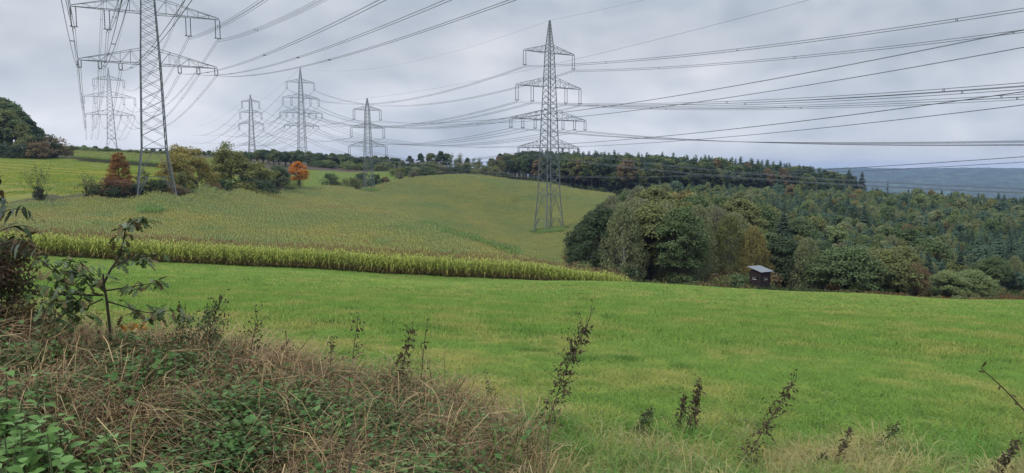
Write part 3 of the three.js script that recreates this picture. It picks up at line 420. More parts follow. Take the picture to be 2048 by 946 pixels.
// ---- hedge of single trees round the near pylon
{
  const put = (name, pr, col, px, d, topY, label, cat, o) => { const x = XA(px, d); return plant(name, pr, col && mt(col), x, -d, P(px, topY, d).y - H(x, -d), label, cat, null, o); };
  put('bare_shrub', openTree({ h: 7, seed: 61, depth: 4, stems: 12, fan: 0.38, n: 2, spread: 0.5, leaves: 450, len: 0.22, cr: 0.03, up: 0.1, rad0: 0.034, first: 0.3 }), 'dark', 80, 150, 326, 'tall half-bare shrub with a leafy base standing alone by the maize', 'shrub');
  put('leafy_shrub', SB[2], 'dark', 76, 150.6, 370, 'dark leafy low growth around the base of the half-bare shrub', 'shrub', { wide: 0.9 });
  put('bare_tree', openTree({ h: 5, seed: 62, depth: 5, n: 3, spread: 0.75, leaves: 300, len: 0.25, cr: 0.03, rad0: 0.03, first: 0.26 }), 'olive', 168, 152, 341, 'small bare tree with a round twiggy head', 'tree');
  put('hedge_shrub', openTree({ h: 3.2, seed: 63, depth: 4, stems: 6, fan: 0.5, n: 3, spread: 0.6, leaves: 1100, len: 0.22, cr: 0.06, rad0: 0.03 }), 'olive', 195, 153, 358, 'twiggy shrub between the bare tree and the red-brown tree', 'shrub');
  put('beech_tree', coneTree(9.5, 3.1, 64), 'beech', 238, 160, 300, 'dense red-brown cone-shaped tree beside the tall lattice pylon', 'tree');
  put('hedge_shrub', SB[0], 'russet', 228, 154, 352, 'reddish shrub at the foot of the cone-shaped red-brown tree', 'shrub', { wide: 1.3 });
  put('hedge_shrub', SB[3], 'dark', 212, 153, 366, 'dark low shrub beside the reddish shrub', 'shrub', { wide: 1.4 });
  for (const [px, d, t, c] of [[262, 156, 366, 'dark'], [285, 160, 358, 'olive'], [300, 162, 362, 'dark'], [318, 161, 356, 'dark'], [332, 160, 364, 'dark'], [348, 159, 368, 'rust'], [362, 162, 372, 'dark'], [272, 158, 372, 'green']]) put('hedge_shrub', SB[Math.floor(rT() * 4)], c, px, d, t, ({ dark: 'dark', olive: 'olive', rust: 'brownish', green: 'green' })[c] + ' undergrowth shrub between the legs of the tall lattice pylon', 'shrub', { wide: 1.5 }).userData.group = 'pylon foot shrubs, ' + c;
  for (const [px, d, t, s] of [[352, 166, 340, 65], [378, 170, 346, 66], [282, 164, 338, 67]]) put('bare_tree', openTree({ h: 5, seed: s, depth: 4, n: 3, spread: 0.5, leaves: 700, len: 0.24, cr: 0.05, rad0: 0.03, up: 0.12 }), 'olive', px, d, t, 'slim sparse tree in the hedge close to the tall lattice pylon', 'tree').userData.group = 'slim hedge trees';
  put('hedge_tree', openTree({ h: 11, seed: 68, depth: 5, n: 3, spread: 0.95, leaves: 9000, len: 0.29, cr: 0.075, flat: 0.55, rad0: 0.02, first: 0.24, up: 0.02 }), 'autumn', 401, 178, 291, 'spreading yellow-olive tree with visible limbs on the maize edge', 'tree', { wide: 1.2 });
  put('hedge_tree', openTree({ h: 11, seed: 70, depth: 5, n: 3, spread: 0.9, leaves: 12000, len: 0.29, cr: 0.078, flat: 0.6, rad0: 0.021, first: 0.24, up: 0.02 }), 'autumn2', 486, 222, 288, 'large olive-green round tree with forked trunk on the maize edge', 'tree', { wide: 1.2 });
  put('hedge_tree', B3, 'greydark', 555, 253, 328, 'dense dark grey-green tree beside the orange tree', 'tree', { wide: 0.85 });
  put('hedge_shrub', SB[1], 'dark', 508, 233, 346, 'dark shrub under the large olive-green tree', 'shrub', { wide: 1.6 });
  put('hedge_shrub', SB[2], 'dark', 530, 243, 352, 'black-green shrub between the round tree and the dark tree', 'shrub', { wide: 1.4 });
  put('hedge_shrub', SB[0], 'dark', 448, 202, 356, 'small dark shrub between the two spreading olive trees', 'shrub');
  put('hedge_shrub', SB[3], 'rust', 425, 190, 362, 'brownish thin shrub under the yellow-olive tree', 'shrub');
  put('maple_tree', broadleaf({ h: 7.6, rad: 2.5, base: 1.0, clumps: 60, leaves: 4200, len: 0.27, seed: 71, top: 0.5, flat: 0.55, cs: 0.8 }), 'orange', 598, 271, 318, 'bright orange autumn maple standing at the maize edge', 'tree');
  for (const [px, d, t, c, w] of [[660, 314, 345, 'dark', 0.9], [671, 315, 360, 'olive', 1.4], [700, 330, 353, 'olive', 1], [714, 334, 356, 'olive', 1.3], [728, 345, 344, 'dark', 1.2], [752, 348, 346, 'dark', 0.9], [770, 352, 352, 'rust', 1.6], [800, 360, 342, 'grey', 1.1], [826, 368, 338, 'grey', 1.2]]) put('field_bush', SB[Math.floor(rT() * 4)], c, px, d, t, ({ dark: 'dark', olive: 'olive', rust: 'brownish', grey: 'greyish' })[c] + ' bush on the strip between maize and small green field', 'bush', { wide: w }).userData.group = 'field strip bushes, ' + c;
}
// ---------------------------------------------------------------- maize
const MAIZE = leafMat(0.35), STALK = new THREE.MeshStandardMaterial({ vertexColors: true, roughness: 0.9 });
function maizeParts(seed, tall = 2.3, dry = 0) {
  const r = mulberry(seed), st = new MB(), lf = new MB(), ta = new MB();
  st.tube([V(0, -0.1, 0), V(0.02, tall * 0.5, 0), V(0, tall * 0.92, 0.02)], [0.014, 0.012, 0.006], 4, [0.17, 0.18, 0.05]);
  const n = 10, plane = r() * 6.28;
  for (let k = 0; k < n; k++) {
    const y = tall * (0.1 + 0.78 * k / n), a = plane + (k % 2) * Math.PI + (r() - 0.5) * 0.9, L = (0.5 + 0.35 * Math.sin(Math.PI * (0.2 + 0.75 * k / n))) * (0.8 + 0.4 * r()), ca = Math.cos(a), sa = Math.sin(a), lift = 0.3 + 0.25 * r(), droop = 0.25 + 0.4 * r();
    const pts = []; for (let q = 0; q <= 4; q++) { const t = q / 4; pts.push(V(ca * L * t * (1 - 0.15 * t), y + L * (lift * Math.sin(t * 2.2) - droop * t * t * 1.2), sa * L * t * (1 - 0.15 * t))); }
    const low = k < 2 + dry, c = low ? tint([0.36, 0.29, 0.09], r, 0.3) : tint([0.38, 0.46, 0.09], r, 0.25), c2 = low ? [0.26, 0.19, 0.08] : tint([0.44, 0.46, 0.11], r, 0.2);
    lf.blade(pts, 0.12, V(-sa, 0.15, ca), c, c2);
  }
  for (let q = 0; q < 6; q++) { const a = r() * 6.28, s = q ? 0.11 : 0.02; ta.blade([V(0, tall * 0.9, 0), V(Math.cos(a) * s * 0.6, tall * 0.97, Math.sin(a) * s * 0.6), V(Math.cos(a) * s * 1.3, tall * (1.0 + 0.03 * r()), Math.sin(a) * s * 1.3)], 0.04, V(-Math.sin(a), 0, Math.cos(a)), [0.29, 0.19, 0.095], [0.32, 0.22, 0.12]); }
  return [st.geo(), lf.geo(), ta.geo()];
}
{
  const protos = [1, 2, 3, 4, 5].map((s) => maizeParts(500 + s, 2.15 + 0.12 * s, s % 2)), whole = protos.map((g) => mergeGeometries(g));
  const r = mulberry(321), pa = V(XA(-160, 69), 0, -69), pb = V(XA(1272, 93), 0, -93), dir = pb.clone().sub(pa), len = dir.length(); dir.normalize(); const nrm = V(dir.z, 0, -dir.x); if (nrm.z > 0) nrm.negate();
  let made = 0;
  const m = protos.map(() => []), c = protos.map(() => []);
  const place = (x, z, own, low) => {
    const k = Math.floor(r() * 5), y = H(x, z), s = (0.9 + 0.2 * r()) * low;
    if (own) { const g = thing('maize_plant', 'yellow-green maize plant in the front row along the meadow', 'maize plant', 'maize plants of the front row', V(x, y, z)); g.rotation.y = r() * 6.28; g.scale.setScalar(s); part('stalk', protos[k][0], STALK, g); part('leaves', protos[k][1], MAIZE, g); part('tassel', protos[k][2], STALK, g); made++; return; }
    m[k].push(new THREE.Matrix4().compose(V(x, y, z), new THREE.Quaternion().setFromAxisAngle(V(0, 1, 0), r() * 6.28), V(s, s, s)));
    const q = fbm2(x * 0.07, z * 0.07, 3); c[k].push(new THREE.Color().setRGB(1 + 0.12 * q, 1 + 0.02 * q, 1));
  };
  for (let row = 0; row < 9; row++) for (let t = 0; t < len; t += row === 0 ? 0.17 : 0.24) {
    const q = pa.clone().addScaledVector(dir, t + (r() - 0.5) * 0.08).addScaledVector(nrm, row * 0.72 + (r() - 0.5) * 0.14), px = colOf(q.x, -q.z);
    if (px < -120 || (row && r() < 0.04)) continue;
    place(q.x, q.z, row === 0 && px > 20 && made < 298 && Math.round(t / 0.17) % 4 !== 0, lerp(1, 0.72, smooth(1210, 1280, px)));
  }
  protos.forEach((g, k) => copies('maize_crop', whole[k], MAIZE, m[k], c[k], 'stuff', 'dense maize standing behind the front row', 'maize'));
  // the rest of the field and the far strip: blocks of rows, upper halves only
  const block = [1, 2, 3].map((s) => {
    const rr = mulberry(700 + s), mb = new MB();
    for (let row = 0; row < 2; row++) for (let k = 0; k < 6; k++) {
      const x = (k + 0.5) / 6 * 1.7 - 0.85 + (rr() - 0.5) * 0.2, z = (row - 0.5) * 0.75 + (rr() - 0.5) * 0.16, t = 2.1 + 0.4 * rr();
      for (let q = 0; q < 6; q++) {
        const a = rr() * 6.28, L = 0.5 + 0.25 * rr(), ca = Math.cos(a), sa = Math.sin(a), y = t * (0.5 + 0.4 * q / 6), dr = 0.3 + 0.5 * rr();
        mb.blade([V(x, y, z), V(x + ca * L * 0.5, y + L * 0.32, z + sa * L * 0.5), V(x + ca * L, y + L * (0.32 - dr), z + sa * L)], 0.1, V(-sa, 0.1, ca), tint([0.19, 0.26, 0.052], rr, 0.4), tint([0.25, 0.285, 0.062], rr, 0.3));
      }
      for (let q = 0; q < 2; q++) { const a = rr() * 6.28; mb.blade([V(x, t * 0.9, z), V(x + Math.cos(a) * 0.1, t * 1.02, z + Math.sin(a) * 0.1)], 0.06, V(-Math.sin(a), 0, Math.cos(a)), [0.3, 0.23, 0.1]); }
    }
    return mb.geo();
  });
  const bm = block.map(() => []), bc = block.map(() => []), rot = Math.atan2(-dir.z, dir.x);
  const dropBlock = (x, d, col, sc = 1) => { const k = Math.floor(r() * 3), s = sc * (0.92 + 0.16 * r()); bm[k].push(new THREE.Matrix4().compose(V(x, H(x, -d), -d), new THREE.Quaternion().setFromAxisAngle(V(0, 1, 0), rot + (r() < 0.5 ? Math.PI : 0) + (r() - 0.5) * 0.1), V(1.05, s, 1.05))); bc[k].push(col); };
  for (let a = -60; a < 210; a += 1.45) for (let b = 4; b < 330; b += 1.42) {
    const q = pa.clone().addScaledVector(dir, a + (r() - 0.5) * 0.2).addScaledVector(nrm, b), x = q.x, d = -q.z;
    if (d < 40 || !inField(x, d)) continue; const px = colOf(x, d); if (px < -90 || px > 1250) continue;
    const n = fbm2(x * 0.03, d * 0.02, 4), n2 = fbm2(x * 0.15 + 4, d * 0.15, 2), lush = smooth(0.28, 0.5, fbm2(x * 0.06 + 11, d * 0.06 - 3, 2));
    const near = 1 - smooth(95, 150, d); if (Math.abs(((b + 0.02 * a * Math.sin(a * 0.03)) % 27) - 13) < 0.9 && r() < 0.8) continue;
    dropBlock(x, d, new THREE.Color().setRGB(lerp(1.05 + 0.35 * n + 0.25 * n2, 0.8, lush), lerp(1.02 + 0.12 * n + 0.16 * n2, 0.95, lush), lerp(1.05, 1.1, lush)), 1 + 0.18 * lush * near);
  }
  for (let d = 255; d < 330; d += 1.6) for (let x = -215; x < -60; x += 1.6) { const px = colOf(x, d); if (!isUpMaize(px, d)) continue; dropBlock(x + (r() - 0.5) * 0.4, d, new THREE.Color().setRGB(0.95, 1.05, 0.9), 1.1); }
  // taller, greener plants along the fold in the field and round the pylon feet
  for (const [p0, d0, p1, d1, n] of [[850, 140, 925, 129, 60], [925, 127, 960, 122, 70], [975, 120, 1030, 113, 90], [1075, 214, 1130, 216, 40], [722, 314, 758, 314, 26], [280, 130, 320, 127, 40], [885, 133, 915, 130, 25]]) for (let k = 0; k < n; k++) { const t = r(), d = lerp(d0, d1, t) + (r() - 0.5) * 7, x = XA(lerp(p0, p1, t), d); dropBlock(x, d, new THREE.Color().setRGB(0.72, 1.0, 0.95), 1.15 + 0.3 * r()); }
  block.forEach((g, k) => copies('maize_crop', g, MAIZE, bm[k], bc[k], 'stuff', 'maize field covering the hill up to its crest', 'maize'));
}
// ---------------------------------------------------------------- meadow grass
const GRASS = leafMat(0.35);
function tuft(seed, n, hgt, spread, wid, lean = 0.5) {
  const r = mulberry(seed), mb = new MB();
  for (let k = 0; k < n; k++) { const a = r() * 6.28, q = Math.sqrt(r()) * spread, b = r() * 6.28, hh = hgt * (0.6 + 0.6 * r()), l = hh * lean * (0.4 + r()), x = Math.cos(a) * q, z = Math.sin(a) * q; mb.blade([V(x, -0.02, z), V(x + Math.cos(b) * l * 0.4, hh * 0.65, z + Math.sin(b) * l * 0.4), V(x + Math.cos(b) * l * 1.3, hh, z + Math.sin(b) * l * 1.3)], wid, V(-Math.sin(b), 0, Math.cos(b)), tint([1, 1, 1], r, 0.25), tint([1.08, 1.05, 1], r, 0.25)); }
  return mb.geo();
}
{
  const r = mulberry(808), sets = [[4.6, 15, 40000, tuft(1, 20, 0.075, 0.12, 0.006, 0.9)], [11, 38, 50000, tuft(2, 22, 0.085, 0.24, 0.011, 0.9)], [26, 95, 66000, tuft(3, 22, 0.1, 0.45, 0.025, 0.9)]];
  for (const [d0, d1, n, g] of sets) {
    const m = [], c = [];
    for (let k = 0; k < n; k++) {
      const d = Math.sqrt(lerp(d0 * d0, d1 * d1, r())), px = -70 + 2190 * r(), x = XA(px, d);
      if (d1 < 90 && r() < smooth(d1 * 0.7, d1, d) || d0 > 10 && r() > smooth(d0, d0 * 1.4, d)) continue;
      if (d > edge(px) + 0.4 + 0.4 * N2(x, d) || d < bankTo(px) - 0.6 - 1.0 * smooth(850, 1150, px) + 0.7 * r()) continue;
      const a = fbm2(x * 0.3, d * 0.3, 4), b = fbm2(x * 1.3 + 3, d * 1.3, 3), e = fbm2(x * 0.045 + 8, d * 0.045, 3), lush = 0.8 * smooth(0.4, 0.6, fbm2(x * 0.42 + 20, d * 0.42, 3)), straw = smooth(-0.12, 0.5, a * 0.75 + b * 0.55 + 0.25 * e);
      const s = (0.75 + 0.5 * r()) * (1 + 0.7 * lush), w = 1 + 0.3 * r();
      m.push(new THREE.Matrix4().compose(V(x, H(x, -d), -d), new THREE.Quaternion().setFromAxisAngle(V(0, 1, 0), r() * 6.28), V(w, s, w)));
      const f = 1 + 0.28 * b + 0.25 * (r() - 0.5);
      c.push(new THREE.Color().setRGB(lerp(lerp(0.18, 0.33, straw), 0.1, lush) * f, lerp(lerp(0.315, 0.345, straw), 0.23, lush) * f, lerp(lerp(0.055, 0.095, straw), 0.045, lush) * f));
    }
    copies('meadow_grass', g, GRASS, m, c, 'stuff', 'short green grass of the sloping meadow', 'grass');
  }
  // single taller clumps and flat-leaved weeds in the meadow
  { const m = [], c = [], mb = new MB(), q = mulberry(66); for (let k = 0; k < 30; k++) { const a = q() * 6.28, al = V(Math.cos(a), 0.35 + 0.5 * q(), Math.sin(a)).normalize(), nn = V(-Math.cos(a) * 0.5, 1, -Math.sin(a) * 0.5); nn.addScaledVector(al, -nn.dot(al)).normalize(); mb.leaf(V(Math.cos(a) * 0.1 * q(), 0.01, Math.sin(a) * 0.1 * q()), al, nn, 0.16 + 0.14 * q(), 0.025 + 0.03 * q(), tint([1, 1, 1], q, 0.3)); }
    const g = mb.geo(); for (let k = 0; k < 1500; k++) { const d = Math.sqrt(lerp(36, 4900, r())), px = -40 + 2130 * r(), x = XA(px, d); if (d > edge(px) - 1 || fbm2(x * 0.12 + 30, d * 0.12, 3) < 0.02) continue; const s = (0.25 + 0.4 * r()) * lerp(0.8, 2, smooth(8, 50, d)); m.push(new THREE.Matrix4().compose(V(x, H(x, -d), -d), new THREE.Quaternion().setFromAxisAngle(V(0, 1, 0), r() * 6.28), V(s, s * 0.8, s))); c.push(r() < 0.75 ? new THREE.Color().setRGB(0.08, 0.19, 0.045) : new THREE.Color().setRGB(0.24, 0.17, 0.08)); }
    copies('meadow_weeds', g, GRASS, m, c, 'stuff', 'scattered darker weed rosettes and dry tufts in the meadow', 'weeds'); }
  // the mown upper meadow and the small green field
  const m = [], c = [], g = tuft(9, 24, 0.2, 1.0, 0.09);
  for (let k = 0; k < 26000; k++) { const px = -60 + 880 * r(), d = 155 + 270 * r(), x = XA(px, d); if (!isUpMeadow(px, d)) continue; const s = N2(d * 0.22 + 0.1 * x, 3.3), n = fbm2(x * 0.04, d * 0.04, 3), lowr = smooth(0.1, 0.5, s + n), up = px < 600 ? lowr : 0.3 + 0.2 * n, w = 1 + 0.4 * r(); m.push(new THREE.Matrix4().compose(V(x, H(x, -d), -d), new THREE.Quaternion().setFromAxisAngle(V(0, 1, 0), r() * 6.28), V(w, 0.6 + 0.4 * r(), w))); c.push(new THREE.Color().setRGB(lerp(0.23, 0.42, up), lerp(0.33, 0.4, up), lerp(0.055, 0.08, up))); }
  copies('upper_meadow_grass', g, GRASS, m, c, 'stuff', 'striped yellow-green grass of the upper meadow', 'grass');
}
// ---------------------------------------------------------------- lattice pylons
const STEEL = new THREE.MeshStandardMaterial({ color: new THREE.Color().setRGB(0.16, 0.185, 0.19), roughness: 0.6, metalness: 0.25 });
const GLASSY = new THREE.MeshStandardMaterial({ color: new THREE.Color().setRGB(0.07, 0.08, 0.09), roughness: 0.35 });
const CABLE = new THREE.MeshStandardMaterial({ color: new THREE.Color().setRGB(0.1, 0.11, 0.13), roughness: 0.5, metalness: 0.4 });
const CONC = new THREE.MeshStandardMaterial({ color: new THREE.Color().setRGB(0.3, 0.29, 0.27), roughness: 0.95 });
const BAR = new THREE.BoxGeometry(1, 1, 1), YUP = V(0, 1, 0);
function barMatrix(p, q, w) { const d = q.clone().sub(p), l = d.length(); return new THREE.Matrix4().compose(p.clone().add(q).multiplyScalar(0.5), new THREE.Quaternion().setFromUnitVectors(YUP, d.normalize()), V(w, l, w)); }
function bar(name, p, q, w, m, parent) { const o = part(name, BAR, m, parent); barMatrix(p, q, w).decompose(o.position, o.quaternion, o.scale); return o; }
function bars(name, list, m, parent) { if (!list.length) return; const o = part(name, mergeGeometries(list.map(([p, q, w]) => BAR.clone().applyMatrix4(barMatrix(p, q, w)))), m, parent); o.userData.kind = 'stuff'; return o; }
/* spec: width [[y, w], ...] of the body, waist y, arms [{y, half, rise, hang: [[fraction, length], ...]}], fine: bars one by one */
function pylon(name, label, at, turn, spec) {
  const g = thing(name, label, 'pylon', null, at); g.rotation.y = turn;
  const W = table(spec.width), top = spec.apex, lw = spec.leg, bw = spec.brace, steel = spec.steel ?? STEEL;
  const corner = (y, k) => { const w = W(y) / 2; return V(k === 0 || k === 3 ? -w : w, y, k < 2 ? -w : w); };
  const knots = [...new Set([...spec.width.map((a) => a[0]), spec.waist])].sort((a, b) => a - b);
  for (let k = 0; k < 4; k++) for (let i = 0; i + 1 < knots.length; i++) bar('leg', corner(knots[i], k), corner(knots[i + 1], k), lw * lerp(1, 0.65, knots[i] / top), steel, g);
  const lat = [];
  const brace = (p, q, w = bw) => { if (spec.fine) bar('brace', p, q, w, steel, g); else lat.push([p, q, w]); };
  let y = spec.waist;
  for (let k = 0; k < 4; k++) { const k2 = (k + 1) % 4; brace(corner(y, k), corner(y, k2), bw * 1.3); }
  while (y < top - 1.2) {
    const hgt = Math.max(W(y) * spec.pitch, 0.9), y2 = Math.min(y + hgt, top);
    for (let k = 0; k < 4; k++) { const k2 = (k + 1) % 4; brace(corner(y, k), corner(y2, k2)); brace(corner(y, k2), corner(y2, k)); }
    y = y2;
  }
  // splayed foot below the waist: a tall cross, then struts
  const yw = spec.waist, ym = yw * 0.42;
  for (let k = 0; k < 4; k++) {
    const k2 = (k + 1) % 4, mid = corner(ym, k).add(corner(ym, k2)).multiplyScalar(0.5), a = corner(ym, k), b = corner(ym, k2), wm = corner(yw, k).add(corner(yw, k2)).multiplyScalar(0.5);
    brace(a, b, bw); brace(a, wm, bw * 1.1); brace(b, wm, bw * 1.1); const fa = corner(0.2, k), fb = corner(0.2, k2), qa = a.clone().lerp(mid, 0.55), qb = b.clone().lerp(mid, 0.55);
    brace(qa, fa, bw * 1.1); brace(qb, fb, bw * 1.1); brace(corner(ym * 0.5, k), qa.clone().lerp(fa, 0.5), bw); brace(corner(ym * 0.5, k2), qb.clone().lerp(fb, 0.5), bw); brace(corner(ym * 0.5, k), qa, bw); brace(corner(ym * 0.5, k2), qb, bw);
    const h1 = corner((ym + yw) / 2, k), h2 = corner((ym + yw) / 2, k2); brace(h1, a.clone().lerp(wm, 0.5), bw); brace(h2, b.clone().lerp(wm, 0.5), bw);
  }
  bars('bracing', lat, steel, g);
  for (let k = 0; k < 4; k++) { const c = corner(0, k); const o = part('footing', BAR, spec.concrete ?? CONC, g); o.position.set(c.x, -0.4, c.z); o.scale.set(0.9, 1.0, 0.9); }
  const ends = { earth: V(0, top, 0), hang: [] };
  for (const arm of spec.arms) for (const sd of [-1, 1]) {
    const ca = new THREE.Group(); ca.name = 'crossarm'; g.add(ca);
    const w = W(arm.y) / 2, wu = W(arm.y + arm.rise) / 2, tip = V(sd * arm.half, arm.y, 0), tipU = V(sd * arm.half, arm.y + 0.25, 0), n = spec.fine ? 6 : 5, cw = bw * 1.35, small = [];
    for (const s of [-1, 1]) { bar('chord', V(sd * w, arm.y, s * w), V(tip.x, tip.y, s * 0.12), cw, steel, ca); bar('chord', V(sd * wu, arm.y + arm.rise, s * wu), V(tipU.x, tipU.y, s * 0.1), cw * 0.85, steel, ca); }
    const lo = (t, s) => V(lerp(sd * w, tip.x, t), arm.y, s * lerp(w, 0.12, t)), hi = (t, s) => V(lerp(sd * wu, tipU.x, t), lerp(arm.y + arm.rise, tipU.y, t), s * lerp(wu, 0.1, t));
    const put = (p, q, ww) => (spec.fine ? bar('brace', p, q, ww, steel, ca) : small.push([p, q, ww]));
    for (let k = 0; k < n; k++) {
      const t0 = k / n, t1 = (k + 1) / n;
      for (const s of [-1, 1]) { if (k) put(lo(t0, s), hi(t0, s), bw * 0.7); if (k < n - 1) put(k % 2 ? hi(t0, s) : lo(t0, s), k % 2 ? lo(t1, s) : hi(t1, s), bw * 0.7); }
      if (k) put(lo(t0, -1), lo(t0, 1), bw * 0.7); put(lo(t0, k % 2 ? 1 : -1), lo(t1, k % 2 ? -1 : 1), bw * 0.7);
    }
    if (small.length) bars('bracing', small, steel, ca);
    for (const [f, len, gap = 0.4] of arm.hang) {
      const x = sd * (w + (arm.half - w) * f) - (f > 0.99 ? sd * gap * 0.7 : 0), list = [];
      for (const e of [-1, 1]) { const m = new MB(), pts = [], rad = [], n2 = 14; for (let q = 0; q <= n2; q++) { pts.push(V(x + e * gap, arm.y - 0.1 - len * 0.93 * q / n2, 0)); rad.push((q % 2 ? 1 : 0.55) * spec.rod); } m.tube(pts, rad, 6, [1, 1, 1]); list.push(m.geo()); }
      const yoke = BAR.clone().applyMatrix4(barMatrix(V(x - gap - 0.3 * (len > 2), arm.y - len * 0.94, 0), V(x + gap + 0.3 * (len > 2), arm.y - len * 0.94, 0), spec.rod * 1.3)), clampb = BAR.clone().applyMatrix4(barMatrix(V(x, arm.y - len * 0.94, 0), V(x, arm.y - len - 0.1, 0), spec.rod * 1.4));
      for (const b of [yoke, clampb]) { b.setAttribute('color', new THREE.Float32BufferAttribute(new Float32Array(b.attributes.position.count * 3).fill(1), 3)); b.deleteAttribute('uv'); list.push(b); }
      part('insulator_string', mergeGeometries(list), GLASSY, g);
      ends.hang.push({ arm: spec.arms.indexOf(arm), side: sd, f, p: V(x, arm.y - len - 0.1, 0) });
    }
  }
  g.updateMatrixWorld(true); ends.earth.applyMatrix4(g.matrixWorld); for (const e of ends.hang) e.p.applyMatrix4(g.matrixWorld);
  return ends;
}
// a cable span; bundles are two or four wires with spacers between
function span(label, group, a, b, sag, kind, rad) {
  const g = thing(kind === 1 ? 'earth_wire' : 'conductor_bundle', label, 'power cable', group, a), n = 56, e = b.clone().sub(a), side = V(-e.z, 0, e.x).normalize();
  const offs = kind === 1 ? [[0, 0]] : kind === 2 ? [[-0.2, 0], [0.2, 0]] : [[-0.2, 0], [0.2, 0], [-0.2, -0.4], [0.2, -0.4]];
  const at = (t, o) => V(e.x * t + side.x * o[0], e.y * t - 4 * sag * t * (1 - t) + o[1], e.z * t + side.z * o[0]);
  for (const o of offs) { const m = new MB(), pts = []; for (let k = 0; k <= n; k++) pts.push(at(k / n, o)); m.tube(pts, pts.map(() => rad), 4, [1, 1, 1]); part('wire', m.geo(), CABLE, g); }
  if (kind > 1) for (let t = 0.12; t < 0.95; t += 0.13) { if (kind === 2) bar('spacer', at(t, offs[0]), at(t, offs[1]), 0.07, CABLE, g); else { bar('spacer', at(t, offs[0]), at(t, offs[2]), 0.07, CABLE, g); bar('spacer', at(t, offs[1]), at(t, offs[3]), 0.07, CABLE, g); } }
}
{
  const a30 = 30 * Math.PI / 180;
  const on = (px, d, y) => V(XA(px, d), EYE + y, -d);
  const bigArms = (s, hs = 1) => [{ y: s + 20.6, half: 8.2, rise: 2.2, hang: [[1, 4.2, 0.45]] }, { y: s + 10.4, half: 13.7, rise: 3.3, hang: [[1, 4.2, 0.45], [0.5, 4.2, 0.45]] }, { y: s, half: 13.0, rise: 3.0, hang: [[1, 1.5, 0.3], [0.66, 1.5, 0.3], [0.33, 1.5, 0.3]] }];
  // line of the near pylon
  const L = pylon('lattice_pylon', 'tall lattice pylon standing beside the red-brown tree, its top out of view', on(311, 155, -5.7), a30 * 0.97, { width: [[0, 7.4], [10.2, 4.7], [27.6, 3.7], [41, 2.5], [50, 1.7], [57, 0.25]], waist: 10.2, apex: 57, leg: 0.24, brace: 0.075, pitch: 0.56, rod: 0.11, fine: true, arms: bigArms(27.6) });
  const R = pylon('lattice_pylon', 'lattice pylon rising behind the red-brown tree with three crossarms', on(227, 440, 8.4), a30, { width: [[0, 6.5], [10.2, 4.4], [24.4, 3.4], [36, 2.4], [45, 1.6], [52, 0.25]], waist: 10.2, apex: 52, leg: 0.24, brace: 0.09, pitch: 0.75, rod: 0.13, arms: bigArms(24.2) });
  const mArms = [{ y: 55.4, half: 9.4, rise: 2.3, hang: [[1, 4.4, 0.45]] }, { y: 45.2, half: 12.1, rise: 2.9, hang: [[1, 4.7, 0.45], [0.46, 4.7, 0.45]] }, { y: 35.4, half: 14.2, rise: 3.0, hang: [[1, 2.8, 0.4], [0.64, 2.8, 0.4], [0.28, 2.8, 0.4]] }, { y: 26.9, half: 11.4, rise: 2.6, hang: [[1, 1.4, 0.25], [0.6, 1.4, 0.25]] }];
  const mW = [[0, 6.8], [12.5, 4.9], [18, 4.6], [35.4, 3.5], [55.4, 2.0], [58, 1.6], [65, 0.25]];
  const M = pylon('lattice_pylon', 'tallest lattice pylon with four crossarms standing in the maize by the copse', on(1098, 225, -20.2), a30 * 1.1, { width: mW, waist: 12.5, apex: 65, leg: 0.23, brace: 0.085, pitch: 0.6, rod: 0.11, fine: true, arms: mArms });
  const N = pylon('lattice_pylon', 'lattice pylon with four crossarms behind the skyline trees above the orange maple', on(606, 493, 2.4), a30, { width: mW, waist: 12.5, apex: 65, leg: 0.26, brace: 0.1, pitch: 0.8, rod: 0.14, arms: mArms });
  const tArms = [{ y: 36.4, half: 6.2, rise: 1.8, hang: [[1, 4.3, 0.4]] }, { y: 28.7, half: 7.6, rise: 2.0, hang: [[1, 4.3, 0.4]] }, { y: 20.8, half: 8.6, rise: 2.4, hang: [[1, 4.3, 0.4]] }], tW = [[0, 4.6], [8, 3.4], [20.8, 2.7], [36.4, 1.7], [41.5, 0.2]];
  const T = pylon('lattice_pylon', 'slim lattice pylon with three short crossarms in the maize near the small green field', on(737, 320, -10.6), a30, { width: tW, waist: 6, apex: 41.5, leg: 0.2, brace: 0.085, pitch: 0.8, rod: 0.12, arms: tArms });
  const Q = pylon('lattice_pylon', 'smallest slim lattice pylon behind the skyline trees above the round olive tree', on(506, 530, 12.2), a30, { width: tW, waist: 6, apex: 41.5, leg: 0.26, brace: 0.1, pitch: 0.9, rod: 0.15, arms: tArms });
  const ordinal = ['top', 'second', 'third', 'lowest'];
  const link = (A, B, what, sag, kinds, rad, earthSag) => {
    for (const e of A.hang) { const f = B.hang.find((q) => q.arm === e.arm && q.side === e.side && q.f === e.f); const s = typeof sag === 'function' ? sag(e) : sag; const pos = e.f > 0.99 ? 'end' : e.f > 0.6 ? 'middle' : 'inner part'; span('cable under the ' + pos + ' of the ' + ordinal[e.arm] + ' crossarm ' + what, 'cables, ' + pos + ' of ' + ordinal[e.arm] + ' crossarm ' + what, e.p, f.p, s, kinds[e.arm], rad); }
    span('single earth wire at the tip ' + what, null, A.earth, B.earth, earthSag, 1, rad * 0.9);
  };
  const shift = (A, v) => ({ earth: A.earth.clone().add(v), hang: A.hang.map((e) => ({ ...e, p: e.p.clone().add(v) })) });
  link(R, L, 'behind the red-brown tree', 9, [2, 2, 2], 0.035, 6);
  link(L, shift(L, V(172, 5, 300)), 'passing overhead from the red-brown tree', 11.8, [4, 4, 2], 0.026, 9);
  link(R, shift(R, V(-165, 4, -285)), 'beyond the pylon behind the tree', 9, [2, 2, 2], 0.04, 6);
  link(N, M, 'between the four-armed pylons', 10.5, [4, 4, 2, 2], 0.03, 7);
